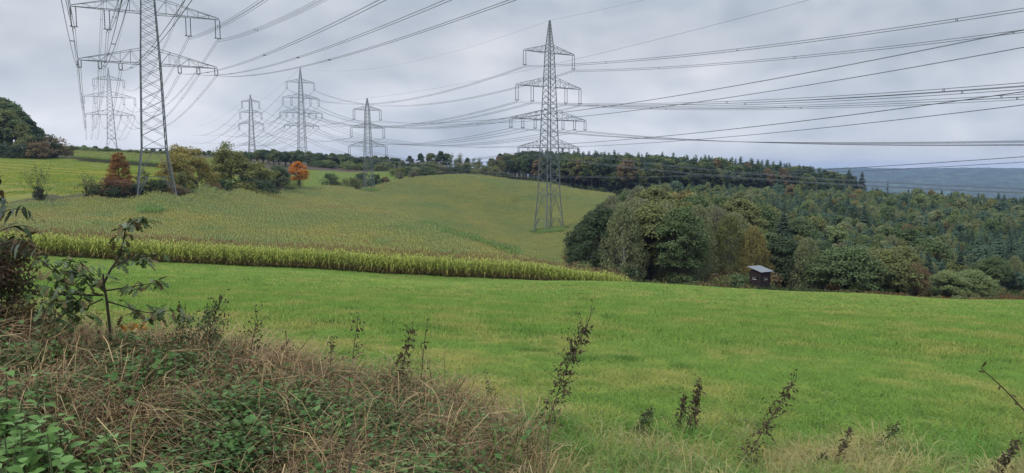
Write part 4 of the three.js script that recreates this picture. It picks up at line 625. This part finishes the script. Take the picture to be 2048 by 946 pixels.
  link(M, shift(M, V(165, 2, 285)), 'from the tallest pylon over the valley', 9.5, [4, 4, 2, 2], 0.028, 6);
  link(N, shift(N, V(-150, -6, -270)), 'beyond the far four-armed pylon', 10, [2, 2, 2, 2], 0.045, 7);
  link(Q, T, 'between the two slim pylons', 7, [2, 2, 2], 0.035, 4);
  link(T, shift(T, V(172, 3, 298)), 'from the slim pylon over the hollow', 9, [2, 2, 2], 0.032, 5);
  link(Q, shift(Q, V(-140, -8, -240)), 'beyond the smallest slim pylon', 7, [2, 2, 2], 0.045, 4);
}
// ---------------------------------------------------------------- hunting hides
function hide(label, px, d, floorY, turn, wd, col, roofCol, fine) {
  const x = XA(px, d), gy = H(x, -d), g = thing('hunting_hide', label, 'hunting hide', null, V(x, gy, -d)); g.rotation.y = turn;
  const wood = (c) => new THREE.MeshStandardMaterial({ color: new THREE.Color().setRGB(...c), roughness: 0.85 }), fy = floorY - gy, w = wd / 2, hh = wd * (fine ? 1.22 : 0.9);
  const wm = [wood(col), wood(col.map((v) => v * 0.85)), wood(col.map((v) => v * 1.15))], pale = wood([0.34, 0.33, 0.3]), roofM = new THREE.MeshStandardMaterial({ color: new THREE.Color().setRGB(...roofCol), roughness: 0.45, metalness: 0.15 }), dk = wood([0.01, 0.01, 0.012]);
  const box = (n, m, sx, sy, sz, px_, py_, pz_, par = g) => { const o = part(n, BAR, m, par); o.scale.set(sx, sy, sz); o.position.set(px_, py_, pz_); return o; };
  // board walls with a viewing slot left open in the front and the side
  for (const [ax, rot] of [[0, 0], [1, Math.PI / 2], [2, Math.PI], [3, -Math.PI / 2]]) {
    const wall = new THREE.Group(); wall.name = 'wall'; g.add(wall); wall.rotation.y = rot; wall.position.y = fy; const n = fine ? 9 : 4;
    for (let k = 0; k < n; k++) { const bw = wd / n, bx = -w + (k + 0.5) * bw, slot = k >= 2 && k <= n - 3 && fine, m = wm[(k * 7 + ax) % 3], zz = w - 0.02 - (ax % 2) * 0.004; if (!slot) box('board', m, bw - 0.012, hh, 0.03, bx, hh / 2, zz, wall); else { box('board', m, bw - 0.012, hh * 0.5, 0.03, bx, hh * 0.25, zz, wall); box('board', m, bw - 0.012, hh * 0.36, 0.03, bx, hh * 0.82, zz, wall); } }
    if (fine) { box('window_sill', wood([0.55, 0.55, 0.55]), wd * 0.36, 0.045, 0.1, 0, hh * 0.505, w + 0.02, wall); box('window_frame', wm[1], wd * 0.62, 0.05, 0.06, 0, hh * 0.645, w + 0.008, wall); }
  }
  box('floor', wm[1], wd - 0.06, 0.05, wd - 0.06, 0, fy + 0.03, 0); box('bench', dk, wd - 0.2, 0.04, 0.4, 0, fy + 0.45, -w + 0.35);
  const roof = box('roof', roofM, wd * 1.25, 0.035, wd * 1.34, 0, fy + hh + 0.17, 0.03); roof.rotation.x = 0.2;
  for (const s of [-1, 1]) for (const q of [-1, 1]) { bar('leg', V(s * (w + 0.12), -0.3, q * (w + 0.12)), V(s * (w - 0.08), fy - 0.03, q * (w - 0.08)), 0.12, fine ? pale : dk, g); if (fine) bar('railing_post', V(s * (w + 0.4), fy - 0.55, q * (w + 0.4)), V(s * (w + 0.4), fy + 0.12, q * (w + 0.4)), 0.07, pale, g); }
  if (fine) { for (const q of [-1, 1]) { bar('rail', V(-w - 0.45, fy - 0.12, q * (w + 0.41)), V(w + 0.45, fy - 0.12, q * (w + 0.41)), 0.08, pale, g); bar('rail', V(q * (w + 0.41), fy - 0.19, -w - 0.45), V(q * (w + 0.41), fy - 0.19, w + 0.45), 0.08, pale, g); bar('brace', V(-w - 0.4, fy - 0.05, q * (w + 0.46)), V(0, fy - 0.5, q * (w + 0.46)), 0.06, pale, g); bar('brace', V(w + 0.4, fy - 0.05, q * (w + 0.46)), V(0, fy - 0.5, q * (w + 0.46)), 0.06, pale, g); } }
  return g;
}
hide('dark red-brown hunting hide with a pale grey roof at the meadow edge', 1526, 84, P(1526, 575, 84).y, 0.5, 1.65, [0.022, 0.011, 0.011], [0.15, 0.165, 0.19], true);
hide('small brick-red hunting hide among the young trees of the far slope', 1669, 205, P(1669, 466, 205).y, 0.3, 1.7, [0.14, 0.05, 0.03], [0.05, 0.06, 0.06], false);
hide('tiny dark hunting hide with a white roof deep in the young regrowth', 1872, 235, P(1872, 446, 235).y, -0.2, 1.3, [0.05, 0.05, 0.045], [0.34, 0.36, 0.4], false);
// ---------------------------------------------------------------- foreground bank
const DRY = new THREE.MeshStandardMaterial({ vertexColors: true, roughness: 0.95, side: THREE.DoubleSide }), HERB = leafMat(0.3);
function matAt(x, d, r, s, tilt = 0.25, lift = 0) { const q = new THREE.Quaternion().setFromEuler(new THREE.Euler((r() - 0.5) * tilt * 2, r() * 6.28, (r() - 0.5) * tilt * 2)); return new THREE.Matrix4().compose(V(x, H(x, -d) + lift + (d < 6 && x < 0.6 ? 0.2 * Math.max(0, fbm2(x * 1.3 + 5, d * 1.5, 3)) : 0), -d), q, V(s, s, s)); }
{
  const r = mulberry(909);
  const dryTuft = (seed, n, L, wid, arch) => { const q = mulberry(seed), mb = new MB(); for (let k = 0; k < n; k++) { const a = q() * 6.28, b = a + (q() - 0.5) * 1.6, s = 0.05 + 0.07 * q(), l = L * (0.5 + 0.7 * q()), up = 0.35 + 0.55 * q(), pts = []; for (let t = 0; t <= 4; t++) { const u = t / 4; pts.push(V(Math.cos(a) * s + Math.cos(b) * l * (0.25 * u + arch * u * u), l * up * Math.sin(u * (1.5 + 1.0 * arch)) - 0.02, Math.sin(a) * s + Math.sin(b) * l * (0.25 * u + arch * u * u))); } mb.blade(pts, wid * (0.6 + 0.8 * q()), V(-Math.sin(b), 0.1, Math.cos(b)), tint([1, 1, 1], q, 0.35), tint([1.1, 1.1, 1.1], q, 0.35)); } return mb.geo(); };
  const herb = (seed, n, len, spread, hgt) => { const q = mulberry(seed), mb = new MB(); for (let k = 0; k < n; k++) { const a = q() * 6.28, s = Math.sqrt(q()) * spread, o = V(Math.cos(a) * s, hgt * (0.25 + 0.75 * q()), Math.sin(a) * s), b = q() * 6.28, al = V(Math.cos(b), 0.1 - 0.5 * q(), Math.sin(b)).normalize(), n2 = V((q() - 0.5) * 0.9, 1, (q() - 0.5) * 0.9); n2.addScaledVector(al, -n2.dot(al)).normalize(); mb.leaf(o, al, n2, len * (0.6 + 0.7 * q()), len * 0.62 * (0.7 + 0.5 * q()), tint([1, 1, 1], q, 0.3), 0.12); if (k % 4 === 0) mb.blade([V(o.x * 0.3, -0.02, o.z * 0.3), V(o.x * 0.7, o.y * 0.6, o.z * 0.7), o], 0.006, V(-Math.sin(a), 0, Math.cos(a)), [0.6, 0.5, 0.4]); } return mb.geo(); };
  const scatter = (name, geos, mat, count, where, colour, label, cat, size, tilt) => {
    const m = geos.map(() => []), c = geos.map(() => []);
    for (let k = 0; k < count; k++) {
      const d = Math.sqrt(lerp(2.1 * 2.1, 7.5 * 7.5, r())), px = -120 + 2290 * r(), x = XA(px, d), w = where(px, d, x); if (r() > w) continue;
      const q = Math.floor(r() * geos.length); m[q].push(matAt(x, d, r, size[0] + (size[1] - size[0]) * r(), tilt)); c[q].push(new THREE.Color().setRGB(...colour(px, d, x)));
    }
    baked(name, geos, mat, m, c, 'stuff', label, cat);
  };
  const patch = (x, d) => fbm2(x * 0.75 + 2, d * 0.95, 3);
  const bank = (px, d) => smooth(1120, 780, px) * (1 - smooth(bankTo(px) - 0.3, bankTo(px) + 0.15, d));
  const netl = (px, d) => px < 480 && d < lerp(3.7, 2.95, clamp(px / 480, 0, 1));
  scatter('dry_grass', [dryTuft(1, 26, 0.36, 0.0055, 0.9), dryTuft(2, 24, 0.42, 0.0055, 1.1), dryTuft(3, 28, 0.3, 0.005, 0.7)], DRY, 16500, (px, d, x) => netl(px, d) ? 0.02 : bank(px, d) * (0.22 + 0.78 * smooth(-0.02, 0.2, patch(x, d)) + 0.5 * smooth(4.5, 5.4, d)), () => { const q = r(); return q < 0.5 ? [0.25, 0.175, 0.085] : q < 0.84 ? [0.15, 0.1, 0.055] : [0.35, 0.27, 0.135]; }, 'tangled dry brown grass over the roadside bank', 'dry grass', [0.6, 1.15], 0.3);
  scatter('bramble_undergrowth', [herb(11, 36, 0.032, 0.13, 0.25), herb(12, 34, 0.025, 0.11, 0.3), herb(13, 32, 0.038, 0.14, 0.24), herb(14, 16, 0.048, 0.16, 0.28)], HERB, 24000, (px, d, x) => netl(px, d) ? 0.1 : bank(px, d) * (0.17 + 0.76 * (1 - smooth(-0.1, 0.15, patch(x, d)))) * (1 - 0.75 * smooth(4.5, 5.4, d)), () => { const q = r(), f = 0.75 + 0.5 * r(); return q < 0.75 ? [0.085 * f, 0.17 * f, 0.05 * f] : q < 0.9 ? [0.13 * f, 0.2 * f, 0.065 * f] : [0.14 * f, 0.1 * f, 0.05 * f]; }, 'low green bramble and herb leaves over the roadside bank', 'undergrowth', [0.75, 1.3], 0.3);
  // rough grass of the verge where the bank runs out
  scatter('verge_grass', [dryTuft(21, 26, 0.3, 0.006, 0.5), dryTuft(22, 26, 0.24, 0.006, 0.3), dryTuft(23, 24, 0.36, 0.006, 0.8)], GRASS, 15000, (px, d, x) => smooth(620, 1150, px) * (1 - smooth(bankTo(px) - 0.9, bankTo(px) + 0.6, d)) * (0.6 + 0.4 * patch(x, d)), (px, d, x) => { const s = smooth(-0.05, 0.3, patch(x * 0.8 + 9, d) + 0.35 * smooth(1150, 1700, px) * smooth(6.6, 5.4, d)), f = 0.8 + 0.4 * r(); return [lerp(0.14, 0.42, s) * f, lerp(0.28, 0.36, s) * f, lerp(0.055, 0.16, s) * f]; }, 'rough green and straw grass of the verge', 'grass', [0.4, 0.85], 0.3);
  scatter('lush_grass', [dryTuft(31, 40, 0.3, 0.007, 0.5)], GRASS, 18000, (px, d, x) => { const y = 340 + 1.75 / d * F; return (Math.abs(px - 435) < 70 && d < 3.3 && d > 2.5 ? 0.75 : 0) + (px > 1150 && px < 1330 && d < 4.4 && d > 3.4 ? 0.35 : 0) + (px > 140 && px < 240 && d > 2.8 && d < 3.1 ? 0.4 : 0); }, () => [0.1, 0.24, 0.04], 'fresh green grass clumps at the foot of the bank', 'grass', [0.7, 1.1], 0.2);
  // fine growth below everything so that no bare soil shows
  scatter('moss_and_litter', [herb(41, 16, 0.034, 0.16, 0.06), dryTuft(42, 10, 0.2, 0.007, 0.8)], DRY, 8500, (px, d) => 0.8 * bank(px, d) + (px > 900 && d < bankTo(px) - 1.5 ? 0.4 : 0), () => { const q = r(); return q < 0.4 ? [0.05, 0.075, 0.03] : q < 0.75 ? [0.1, 0.075, 0.04] : [0.05, 0.04, 0.026]; }, 'mat of moss, small leaves and dead stems on the bank', 'ground cover', [0.8, 1.4], 0.2);

  // ---- nettles: serrated leaves in crossed pairs up a stem
  const nl = (() => { const m = new MB(), n = 7, lf = [], rt = [], c = [1, 1, 1]; const mid = []; for (let k = 0; k <= n; k++) { const t = k / n, w = 0.36 * Math.pow(Math.sin(Math.PI * Math.pow(t, 0.62)), 0.9) * (1 + 0.1 * (k % 2)); mid.push(m.v(t, -0.28 * t * t, 0, c)); lf.push(m.v(t + (k % 2) * 0.03, -0.28 * t * t + w * 0.28, w, c)); rt.push(m.v(t + (k % 2) * 0.03, -0.28 * t * t + w * 0.28, -w, c)); } for (let k = 0; k < n; k++) { m.tri(mid[k], mid[k + 1], lf[k + 1]); m.tri(mid[k], lf[k + 1], lf[k]); m.tri(mid[k], rt[k + 1], mid[k + 1]); m.tri(mid[k], rt[k], rt[k + 1]); } return m.geo(); })();
  const nm = [[0.11, 0.22, 0.05], [0.13, 0.25, 0.06], [0.09, 0.18, 0.04], [0.155, 0.28, 0.08]].map((v) => Object.assign(leafMat(0.3), { color: new THREE.Color().setRGB(...v), roughness: 0.7 })), nst = new MB(); nst.tube([V(0, -0.05, 0), V(0.02, 0.5, 0.01), V(0, 1, 0)], [0.009, 0.007, 0.003], 4, [0.09, 0.12, 0.05]); const nstem = nst.geo();
  const spots = []; for (let k = 0; k < 4000 && spots.length < 230; k++) { const d = 2.15 + 1.5 * r(), px = -60 + 530 * r(); if (!netl(px, d)) continue; const x = XA(px, d); if (spots.some((q) => Math.hypot(q[0] - x, q[1] - d) < 0.075)) continue; spots.push([x, d, px]); }
  for (const [x, d, px] of spots) {
    const hgt = (0.42 + 0.22 * r()) * lerp(1, 0.72, clamp(px / 400, 0, 1)), g = thing('nettle_plant', 'leafy green nettle in the bed at the foot of the bank', 'nettle', 'nettles at the foot of the bank', V(x, H(x, -d), -d)); g.rotation.set((r() - 0.5) * 0.3, r() * 6.28, (r() - 0.5) * 0.3);
    part('stem', nstem, STALK, g).scale.set(1, hgt, 1);
    const nodes = 5; for (let k = 0; k < nodes; k++) for (const s of [0, 1]) { const t = 0.5 + 0.5 * k / (nodes - 1), L = (0.082 - 0.035 * k / nodes) * (0.85 + 0.4 * r()), a = s * Math.PI + (k % 2) * Math.PI / 2 + (r() - 0.5) * 0.5, o = part('leaf', nl, nm[Math.floor(r() * 4)], g); o.position.set(0.012 * Math.cos(a), hgt * t, -0.012 * Math.sin(a)); o.rotation.set(0, a, 0.25 - 0.5 * r() + 0.25 * k / nodes); o.scale.setScalar(L); o.rotation.order = 'YXZ'; }
  }
}
// ---- oak sapling on the bank
const oakLeaf = (() => { const m = new MB(), c = [1, 1, 1], prof = [[0, 0.015], [0.14, 0.03], [0.25, 0.15], [0.33, 0.05], [0.46, 0.22], [0.55, 0.08], [0.68, 0.25], [0.78, 0.1], [0.9, 0.15], [1, 0.02]], mid = [], lf = [], rt = []; for (const [t, w] of prof) { const y = -0.14 * t * t; mid.push(m.v(t, y, 0, c)); lf.push(m.v(t + w * 0.18, y + w * 0.22, w, c)); rt.push(m.v(t + w * 0.18, y + w * 0.22, -w, c)); } for (let k = 0; k + 1 < prof.length; k++) { m.tri(mid[k], mid[k + 1], lf[k + 1]); m.tri(mid[k], lf[k + 1], lf[k]); m.tri(mid[k], rt[k + 1], mid[k + 1]); m.tri(mid[k], rt[k], rt[k + 1]); } return m.geo(); })();
const longLeaf = (() => { const m = new MB(), c = [1, 1, 1], mid = [], lf = [], rt = []; for (let k = 0; k <= 5; k++) { const t = k / 5, w = 0.16 * Math.sin(Math.PI * Math.pow(t, 0.7)), y = -0.35 * t * t; mid.push(m.v(t, y, 0, c)); lf.push(m.v(t, y + w * 0.3, w, c)); rt.push(m.v(t, y + w * 0.3, -w, c)); } for (let k = 0; k < 5; k++) { m.tri(mid[k], mid[k + 1], lf[k + 1]); m.tri(mid[k], lf[k + 1], lf[k]); m.tri(mid[k], rt[k + 1], mid[k + 1]); m.tri(mid[k], rt[k], rt[k + 1]); } return m.geo(); })();
const solid = (c, t = 0.3, rough = 0.6) => Object.assign(leafMat(t), { color: new THREE.Color().setRGB(...c), roughness: rough });
function sapling(name, label, D, limbs, leafGeo, mats, per, size, seed, bark) {
  const r = mulberry(seed), base = P(limbs[0].pts[0][0], limbs[0].pts[0][1], D), g = thing(name, label, 'sapling', null, base);
  limbs.forEach((l, q) => {
    const ps = l.pts.map(([a, b], k) => P(a, b, D + (l.dz ?? 0) * k / (l.pts.length - 1)).sub(base)); if (q === 0) ps[0].y = Math.min(ps[0].y, H(base.x, base.z) - base.y - 0.05);
    const c = curve(ps, 14), m = new MB(); m.tube(c, c.map((_, k) => l.r * lerp(1, l.taper ?? 0.3, k / 14)), 6, bark ?? [0.045, 0.036, 0.028]); part(q === 0 ? 'stem' : 'branch', m.geo(), BARK, g);
    const n = Math.round(per * (l.leaf ?? 1));
    for (let k = 0; k < n; k++) {
      const t = lerp(l.from ?? 0.35, 1, Math.pow(r(), 0.8)), p = c[Math.min(14, Math.round(t * 14))], o = part('leaf', leafGeo, mats[Math.floor(r() * mats.length)], g);
      o.position.copy(p).add(V((r() - 0.5) * (l.wide ?? 0.08), (r() - 0.5) * (l.wide ?? 0.08) * 0.8, (r() - 0.5) * 0.16)); o.rotation.set((r() - 0.5) * 1.1, r() * 6.28, -0.5 + (r() - 0.5) * 0.9); o.rotation.order = 'YXZ'; o.scale.setScalar(size * (0.7 + 0.6 * r()));
    }
  });
  return g;
}
sapling('oak_sapling', 'young oak sapling with lobed grey-green leaves on top of the bank', 5.0, [
  { pts: [[224, 655], [214, 605], [207, 565], [206, 548]], r: 0.0105, taper: 0.6, leaf: 0.15, from: 0.6 }, { pts: [[207, 568], [222, 538], [236, 518], [246, 486], [254, 450], [268, 436]], r: 0.009, leaf: 0.9, from: 0.3 }, { pts: [[254, 455], [272, 440], [292, 436]], r: 0.004, leaf: 0.6, wide: 0.05 },
  { pts: [[224, 536], [250, 522], [285, 513], [318, 513]], r: 0.006, leaf: 0.7, dz: -0.2 }, { pts: [[207, 582], [240, 577], [272, 572], [325, 563]], r: 0.007, leaf: 0.9, dz: 0.15 }, { pts: [[212, 602], [246, 612], [295, 625], [358, 619]], r: 0.007, leaf: 1.3, dz: 0.1, wide: 0.12 },
  { pts: [[206, 590], [170, 590], [122, 588], [88, 594]], r: 0.008, leaf: 2.2, dz: -0.3, wide: 0.18 }, { pts: [[206, 575], [182, 556], [148, 545], [108, 540]], r: 0.007, leaf: 2.0, dz: -0.1, wide: 0.2 }, { pts: [[205, 598], [175, 612], [140, 622], [110, 640]], r: 0.006, leaf: 1.8, dz: -0.3, wide: 0.18 }, { pts: [[180, 560], [160, 540], [130, 525]], r: 0.004, leaf: 0.8, wide: 0.12 }, { pts: [[110, 546], [88, 525], [70, 510]], r: 0.005, leaf: 0.2 }], oakLeaf,
  [solid([0.1, 0.15, 0.055]), solid([0.125, 0.175, 0.075]), solid([0.07, 0.11, 0.04]), solid([0.17, 0.21, 0.13], 0.3, 0.4), solid([0.16, 0.13, 0.06])], 46, 0.074, 31);
sapling('willow_sapling', 'leafy sapling with long drooping dark leaves at the end of the bank', 4.6, [
  { pts: [[-45, 640], [-40, 520], [-28, 400], [-20, 330]], r: 0.014, leaf: 0.6, from: 0.5 }, { pts: [[-28, 400], [-14, 362], [6, 350]], r: 0.005, leaf: 0.8, wide: 0.07 }, { pts: [[-35, 440], [-10, 412], [12, 392]], r: 0.005, leaf: 0.7, wide: 0.06 }, { pts: [[-38, 470], [0, 428], [40, 418], [72, 438]], r: 0.005, leaf: 0.8, wide: 0.06 }, { pts: [[-38, 490], [0, 462], [50, 452], [88, 470]], r: 0.005, leaf: 0.7, wide: 0.06 }, { pts: [[-38, 510], [0, 490], [40, 482], [70, 488]], r: 0.005, leaf: 0.7, wide: 0.08 }], longLeaf,
  [solid([0.03, 0.05, 0.025]), solid([0.05, 0.085, 0.035]), solid([0.16, 0.2, 0.15], 0.3, 0.4), solid([0.12, 0.085, 0.05])], 12, 0.085, 37);
// ---- dense dark bush beside the sapling
{
  const r = mulberry(55), D = 5.2, base = P(-5, 690, D); base.y = H(base.x, base.z); const g = thing('dense_bush', 'dense brown and dark green bush beside the oak sapling', 'bush', null, base), w = new MB(), l = new MB();
  for (let k = 0; k < 70; k++) { const a = r() * 6.28, q = Math.sqrt(r()) * 0.34, y = 0.1 + 0.78 * r(), c = V(Math.cos(a) * q * (1.25 - 0.6 * y) - 0.06, y, Math.sin(a) * q); spray(l, c, 0.11, 0.1, 0.11, 110, 0.034, 0.02, r() < 0.55 ? [0.105, 0.072, 0.045] : r() < 0.5 ? [0.05, 0.07, 0.03] : [0.13, 0.1, 0.045], r, 0.3, -0.9, 0.35); if (k % 2) w.tube(curve([V(c.x * 0.2, -0.05, c.z * 0.2), V(c.x * 0.6, y * 0.6, c.z * 0.6), c], 4), [0.009, 0.008, 0.006, 0.004, 0.002], 4, [0.05, 0.035, 0.03]); }
  part('stems', w.geo(), BARK, g).userData.kind = 'stuff'; part('foliage', l.geo(), HERB, g);
  const orange = new MB(); for (let k = 0; k < 45; k++) { const p = P(236 + 58 * r(), 658 - 8 * r(), 4.85 + 0.2 * r()); orange.leaf(p, rv(r), V(0, 1, 0).addScaledVector(rv(r), 0.5).normalize(), 0.032, 0.02, tint([0.36, 0.17, 0.035], r, 0.3)); }
  const o = shade(new THREE.Mesh(orange.geo(), HERB)); o.name = 'fallen_leaves'; tag(o, 'orange autumn leaves in the dry grass under the oak sapling', 'leaves', null, 'stuff'); scene.add(o);
}
// ---- dried weeds standing in the verge: [base column, distance, top column, top row, heads, leafiness, tone, label]
{
  const head = new THREE.IcosahedronGeometry(1, 0), headM = [solid([0.055, 0.042, 0.033], 0, 0.9), solid([0.075, 0.055, 0.04], 0, 0.9)], green = [0.07, 0.11, 0.045], brown = [0.1, 0.08, 0.048];
  const weeds = [[345, 5.2, 372, 618, 14, 160, green, 'bushy green weed with dark seed heads close to the oak sapling'], [378, 5.2, 445, 588, 26, 240, green, 'tallest bushy weed with black seed heads on the bank'], [400, 5.4, 418, 612, 14, 200, green, 'dark leafy weed next to the tallest bushy weed'], [470, 5.4, 515, 622, 16, 90, green, 'weed with drooping black seed heads on the bank'], [690, 6.0, 718, 624, 8, 40, brown, 'thin dry weed at the end of the bank'], [775, 5.8, 828, 645, 10, 90, brown, 'brown bent weed with a thin branching head'], [832, 5.9, 855, 636, 6, 8, brown, 'straight thin stick-like weed stalk'], [1085, 5.8, 1178, 640, 40, 170, brown, 'tall leaning dead thistle with branching seed heads in the verge'], [985, 6.4, 972, 748, 8, 60, green, 'low dark weed clump in the meadow grass'], [862, 5.9, 905, 800, 8, 130, brown, 'collapsed dark dry weed at the end of the bank'], [1275, 6.1, 1305, 812, 8, 220, green, 'green leafy weed in the verge beside dry stalks'], [1385, 6.2, 1400, 760, 16, 110, brown, 'dead brown weed with several upright dry heads'], [1360, 6.3, 1368, 790, 8, 60, brown, 'small dry weed beside the dead brown weed'], [1495, 5.6, 1592, 758, 16, 110, brown, 'leaning dry weed stalk with curled brown leaves'], [1690, 5.8, 1702, 858, 8, 60, brown, 'short dry weed stalk in the straw grass'], [1745, 6.2, 1800, 845, 10, 130, green, 'low dark green weed in the straw grass'], [1640, 5.7, 1655, 905, 6, 40, brown, 'short broken weed in the straw grass'], [2010, 5.6, 2040, 872, 10, 90, brown, 'dry weed with dark leaves by the drooping twig'], [560, 5.6, 572, 668, 5, 30, brown, 'short dry stalk at the crest of the bank'], [640, 5.6, 662, 672, 5, 24, brown, 'single bent stalk at the crest of the bank']];
  weeds.forEach(([px, d, tx, ty, heads, leafy0, tone, label], i) => {
    const leafy = Math.round(leafy0 * 2.4);
    const r = mulberry(1200 + i), x = XA(px, d), base = V(x, H(x, -d) - 0.03, -d), top = P(tx, ty, d).sub(base), g = thing('dried_weed', label, 'weed', null, base), mid = top.clone().multiplyScalar(0.5).add(V((r() - 0.5) * 0.06, 0, (r() - 0.5) * 0.06)), c = curve([V(0, 0, 0), mid, top], 12), len = top.length(), w = new MB();
    w.tube(c, c.map((_, k) => lerp(0.0048, 0.0018, k / 12)), 5, tone === green ? [0.06, 0.06, 0.035] : [0.075, 0.05, 0.032]);
    const tips = [top.clone()];
    for (let k = 0; k < heads * 1.1; k++) { const t = lerp(0.45, 0.97, r()), p = c[Math.round(t * 12)], e = p.clone().add(V((r() - 0.5) * 0.36 * len * (1.25 - t), (0.04 + 0.12 * r()) * len, (r() - 0.5) * 0.3 * len * (1.25 - t))); w.tube([p, p.clone().lerp(e, 0.55).add(V(0, -0.01, 0)), e], [0.0022, 0.0018, 0.0012], 4, [0.08, 0.06, 0.04]); tips.push(e); }
    part('stem', w.geo(), BARK, g);
    for (let k = 0; k < heads; k++) { const o = part('seed_head', head, headM[k % 2], g); o.position.copy(tips[k % tips.length]).add(V((r() - 0.5) * 0.04, (r() - 0.6) * 0.05, (r() - 0.5) * 0.04)); o.scale.set(0.0045 + 0.003 * r(), 0.007 + 0.006 * r(), 0.0045 + 0.003 * r()); o.rotation.set(r() * 3, r() * 3, r() * 3); }
    if (leafy) { const l = new MB(); for (let k = 0; k < leafy; k++) { const t = tone === green ? Math.pow(r(), 1.3) * 0.9 : Math.pow(r(), 0.9) * 0.95, p = c[Math.round(t * 12)], s = len * (tone === green ? 0.2 : 0.09) * (1.15 - 0.7 * t), o = p.clone().add(V((r() - 0.5) * 2 * s, (r() - 0.5) * s * 0.6, (r() - 0.5) * 2 * s)), al = rv(r); al.y -= 0.5; al.normalize(); const n = rv(r); n.addScaledVector(al, -n.dot(al)).normalize(); l.leaf(o, al, n, (tone === green ? 0.035 : 0.05) * (0.4 + 0.8 * r()), (tone === green ? 0.012 : 0.018) * (0.6 + 0.8 * r()), tint(tone === green && r() < 0.8 ? green : brown, r, 0.4), 0.3); } part('foliage', l.geo(), HERB, g); }
  });
  // bare stalks leaning at the bottom of the bank
  [[640, 3.3, 712, 795], [662, 3.4, 722, 815], [690, 3.3, 752, 850], [655, 3.1, 700, 850], [620, 3.5, 668, 782], [700, 3.2, 735, 868], [1070, 3.6, 1105, 800], [245, 4.3, 300, 690], [330, 4.0, 352, 690]].forEach(([px, d, tx, ty], i) => { const r = mulberry(1500 + i), x = XA(px, d), base = V(x, H(x, -d) - 0.03, -d), top = P(tx, ty, d + 0.3).sub(base), m = new MB(), c = curve([V(0, 0, 0), top.clone().multiplyScalar(0.5).add(V((r() - 0.5) * 0.05, 0.02, 0)), top], 10); m.tube(c, c.map((_, k) => lerp(0.0055, 0.002, k / 10)), 5, [0.12, 0.085, 0.05]); for (let k = 0; k < 4; k++) { const p = c[4 + k], e = p.clone().add(V((r() - 0.5) * 0.1, 0.07 + 0.05 * r(), (r() - 0.5) * 0.1)); m.tube([p, e], [0.0025, 0.0012], 3, [0.1, 0.07, 0.045]); } const o = shade(new THREE.Mesh(m.geo(), BARK)); o.name = numbered('dead_stalk'); o.position.copy(base); tag(o, i < 6 ? 'bare brown stalk in the leaning bunch at the foot of the bank' : ['bare brown stalk leaning beside the tall dead thistle', 'bare dark stalk lying in the dry grass under the oak sapling', 'bare stalk near the bushy weeds on the bank'][i - 6], 'stalk', i < 6 ? 'leaning bare stalks' : null); scene.add(o); });
  // drooping twig reaching in from the side
  const r = mulberry(71), D = 3.6, b = P(2100, 905, D); const gy = H(b.x, b.z); const g = thing('drooping_twig', 'thorny twig with few withered leaves arching over the verge', 'twig', null, V(b.x, gy, b.z)), c = curve([V(0, -0.03, 0), P(2085, 860, D).sub(g.position), P(2046, 818, D).sub(g.position), P(2005, 775, D).sub(g.position), P(1962, 736, D).sub(g.position)], 18), m = new MB(); m.tube(c, c.map((_, k) => lerp(0.006, 0.002, k / 18)), 5, [0.08, 0.045, 0.035]); part('stem', m.geo(), BARK, g);
  for (const [k, s] of [[18, 0.04], [17, 0.03], [14, 0.028], [12, 0.03], [10, 0.035], [9, 0.03], [7, 0.04], [5, 0.05]]) { const o = part('leaf', oakLeaf, [solid([0.07, 0.06, 0.03]), solid([0.1, 0.06, 0.035])][k % 2], g); o.position.copy(c[k]); o.rotation.set(r() * 2, r() * 6, r() * 2 - 1); o.scale.setScalar(s); }
}
renderer.render(scene, camera);
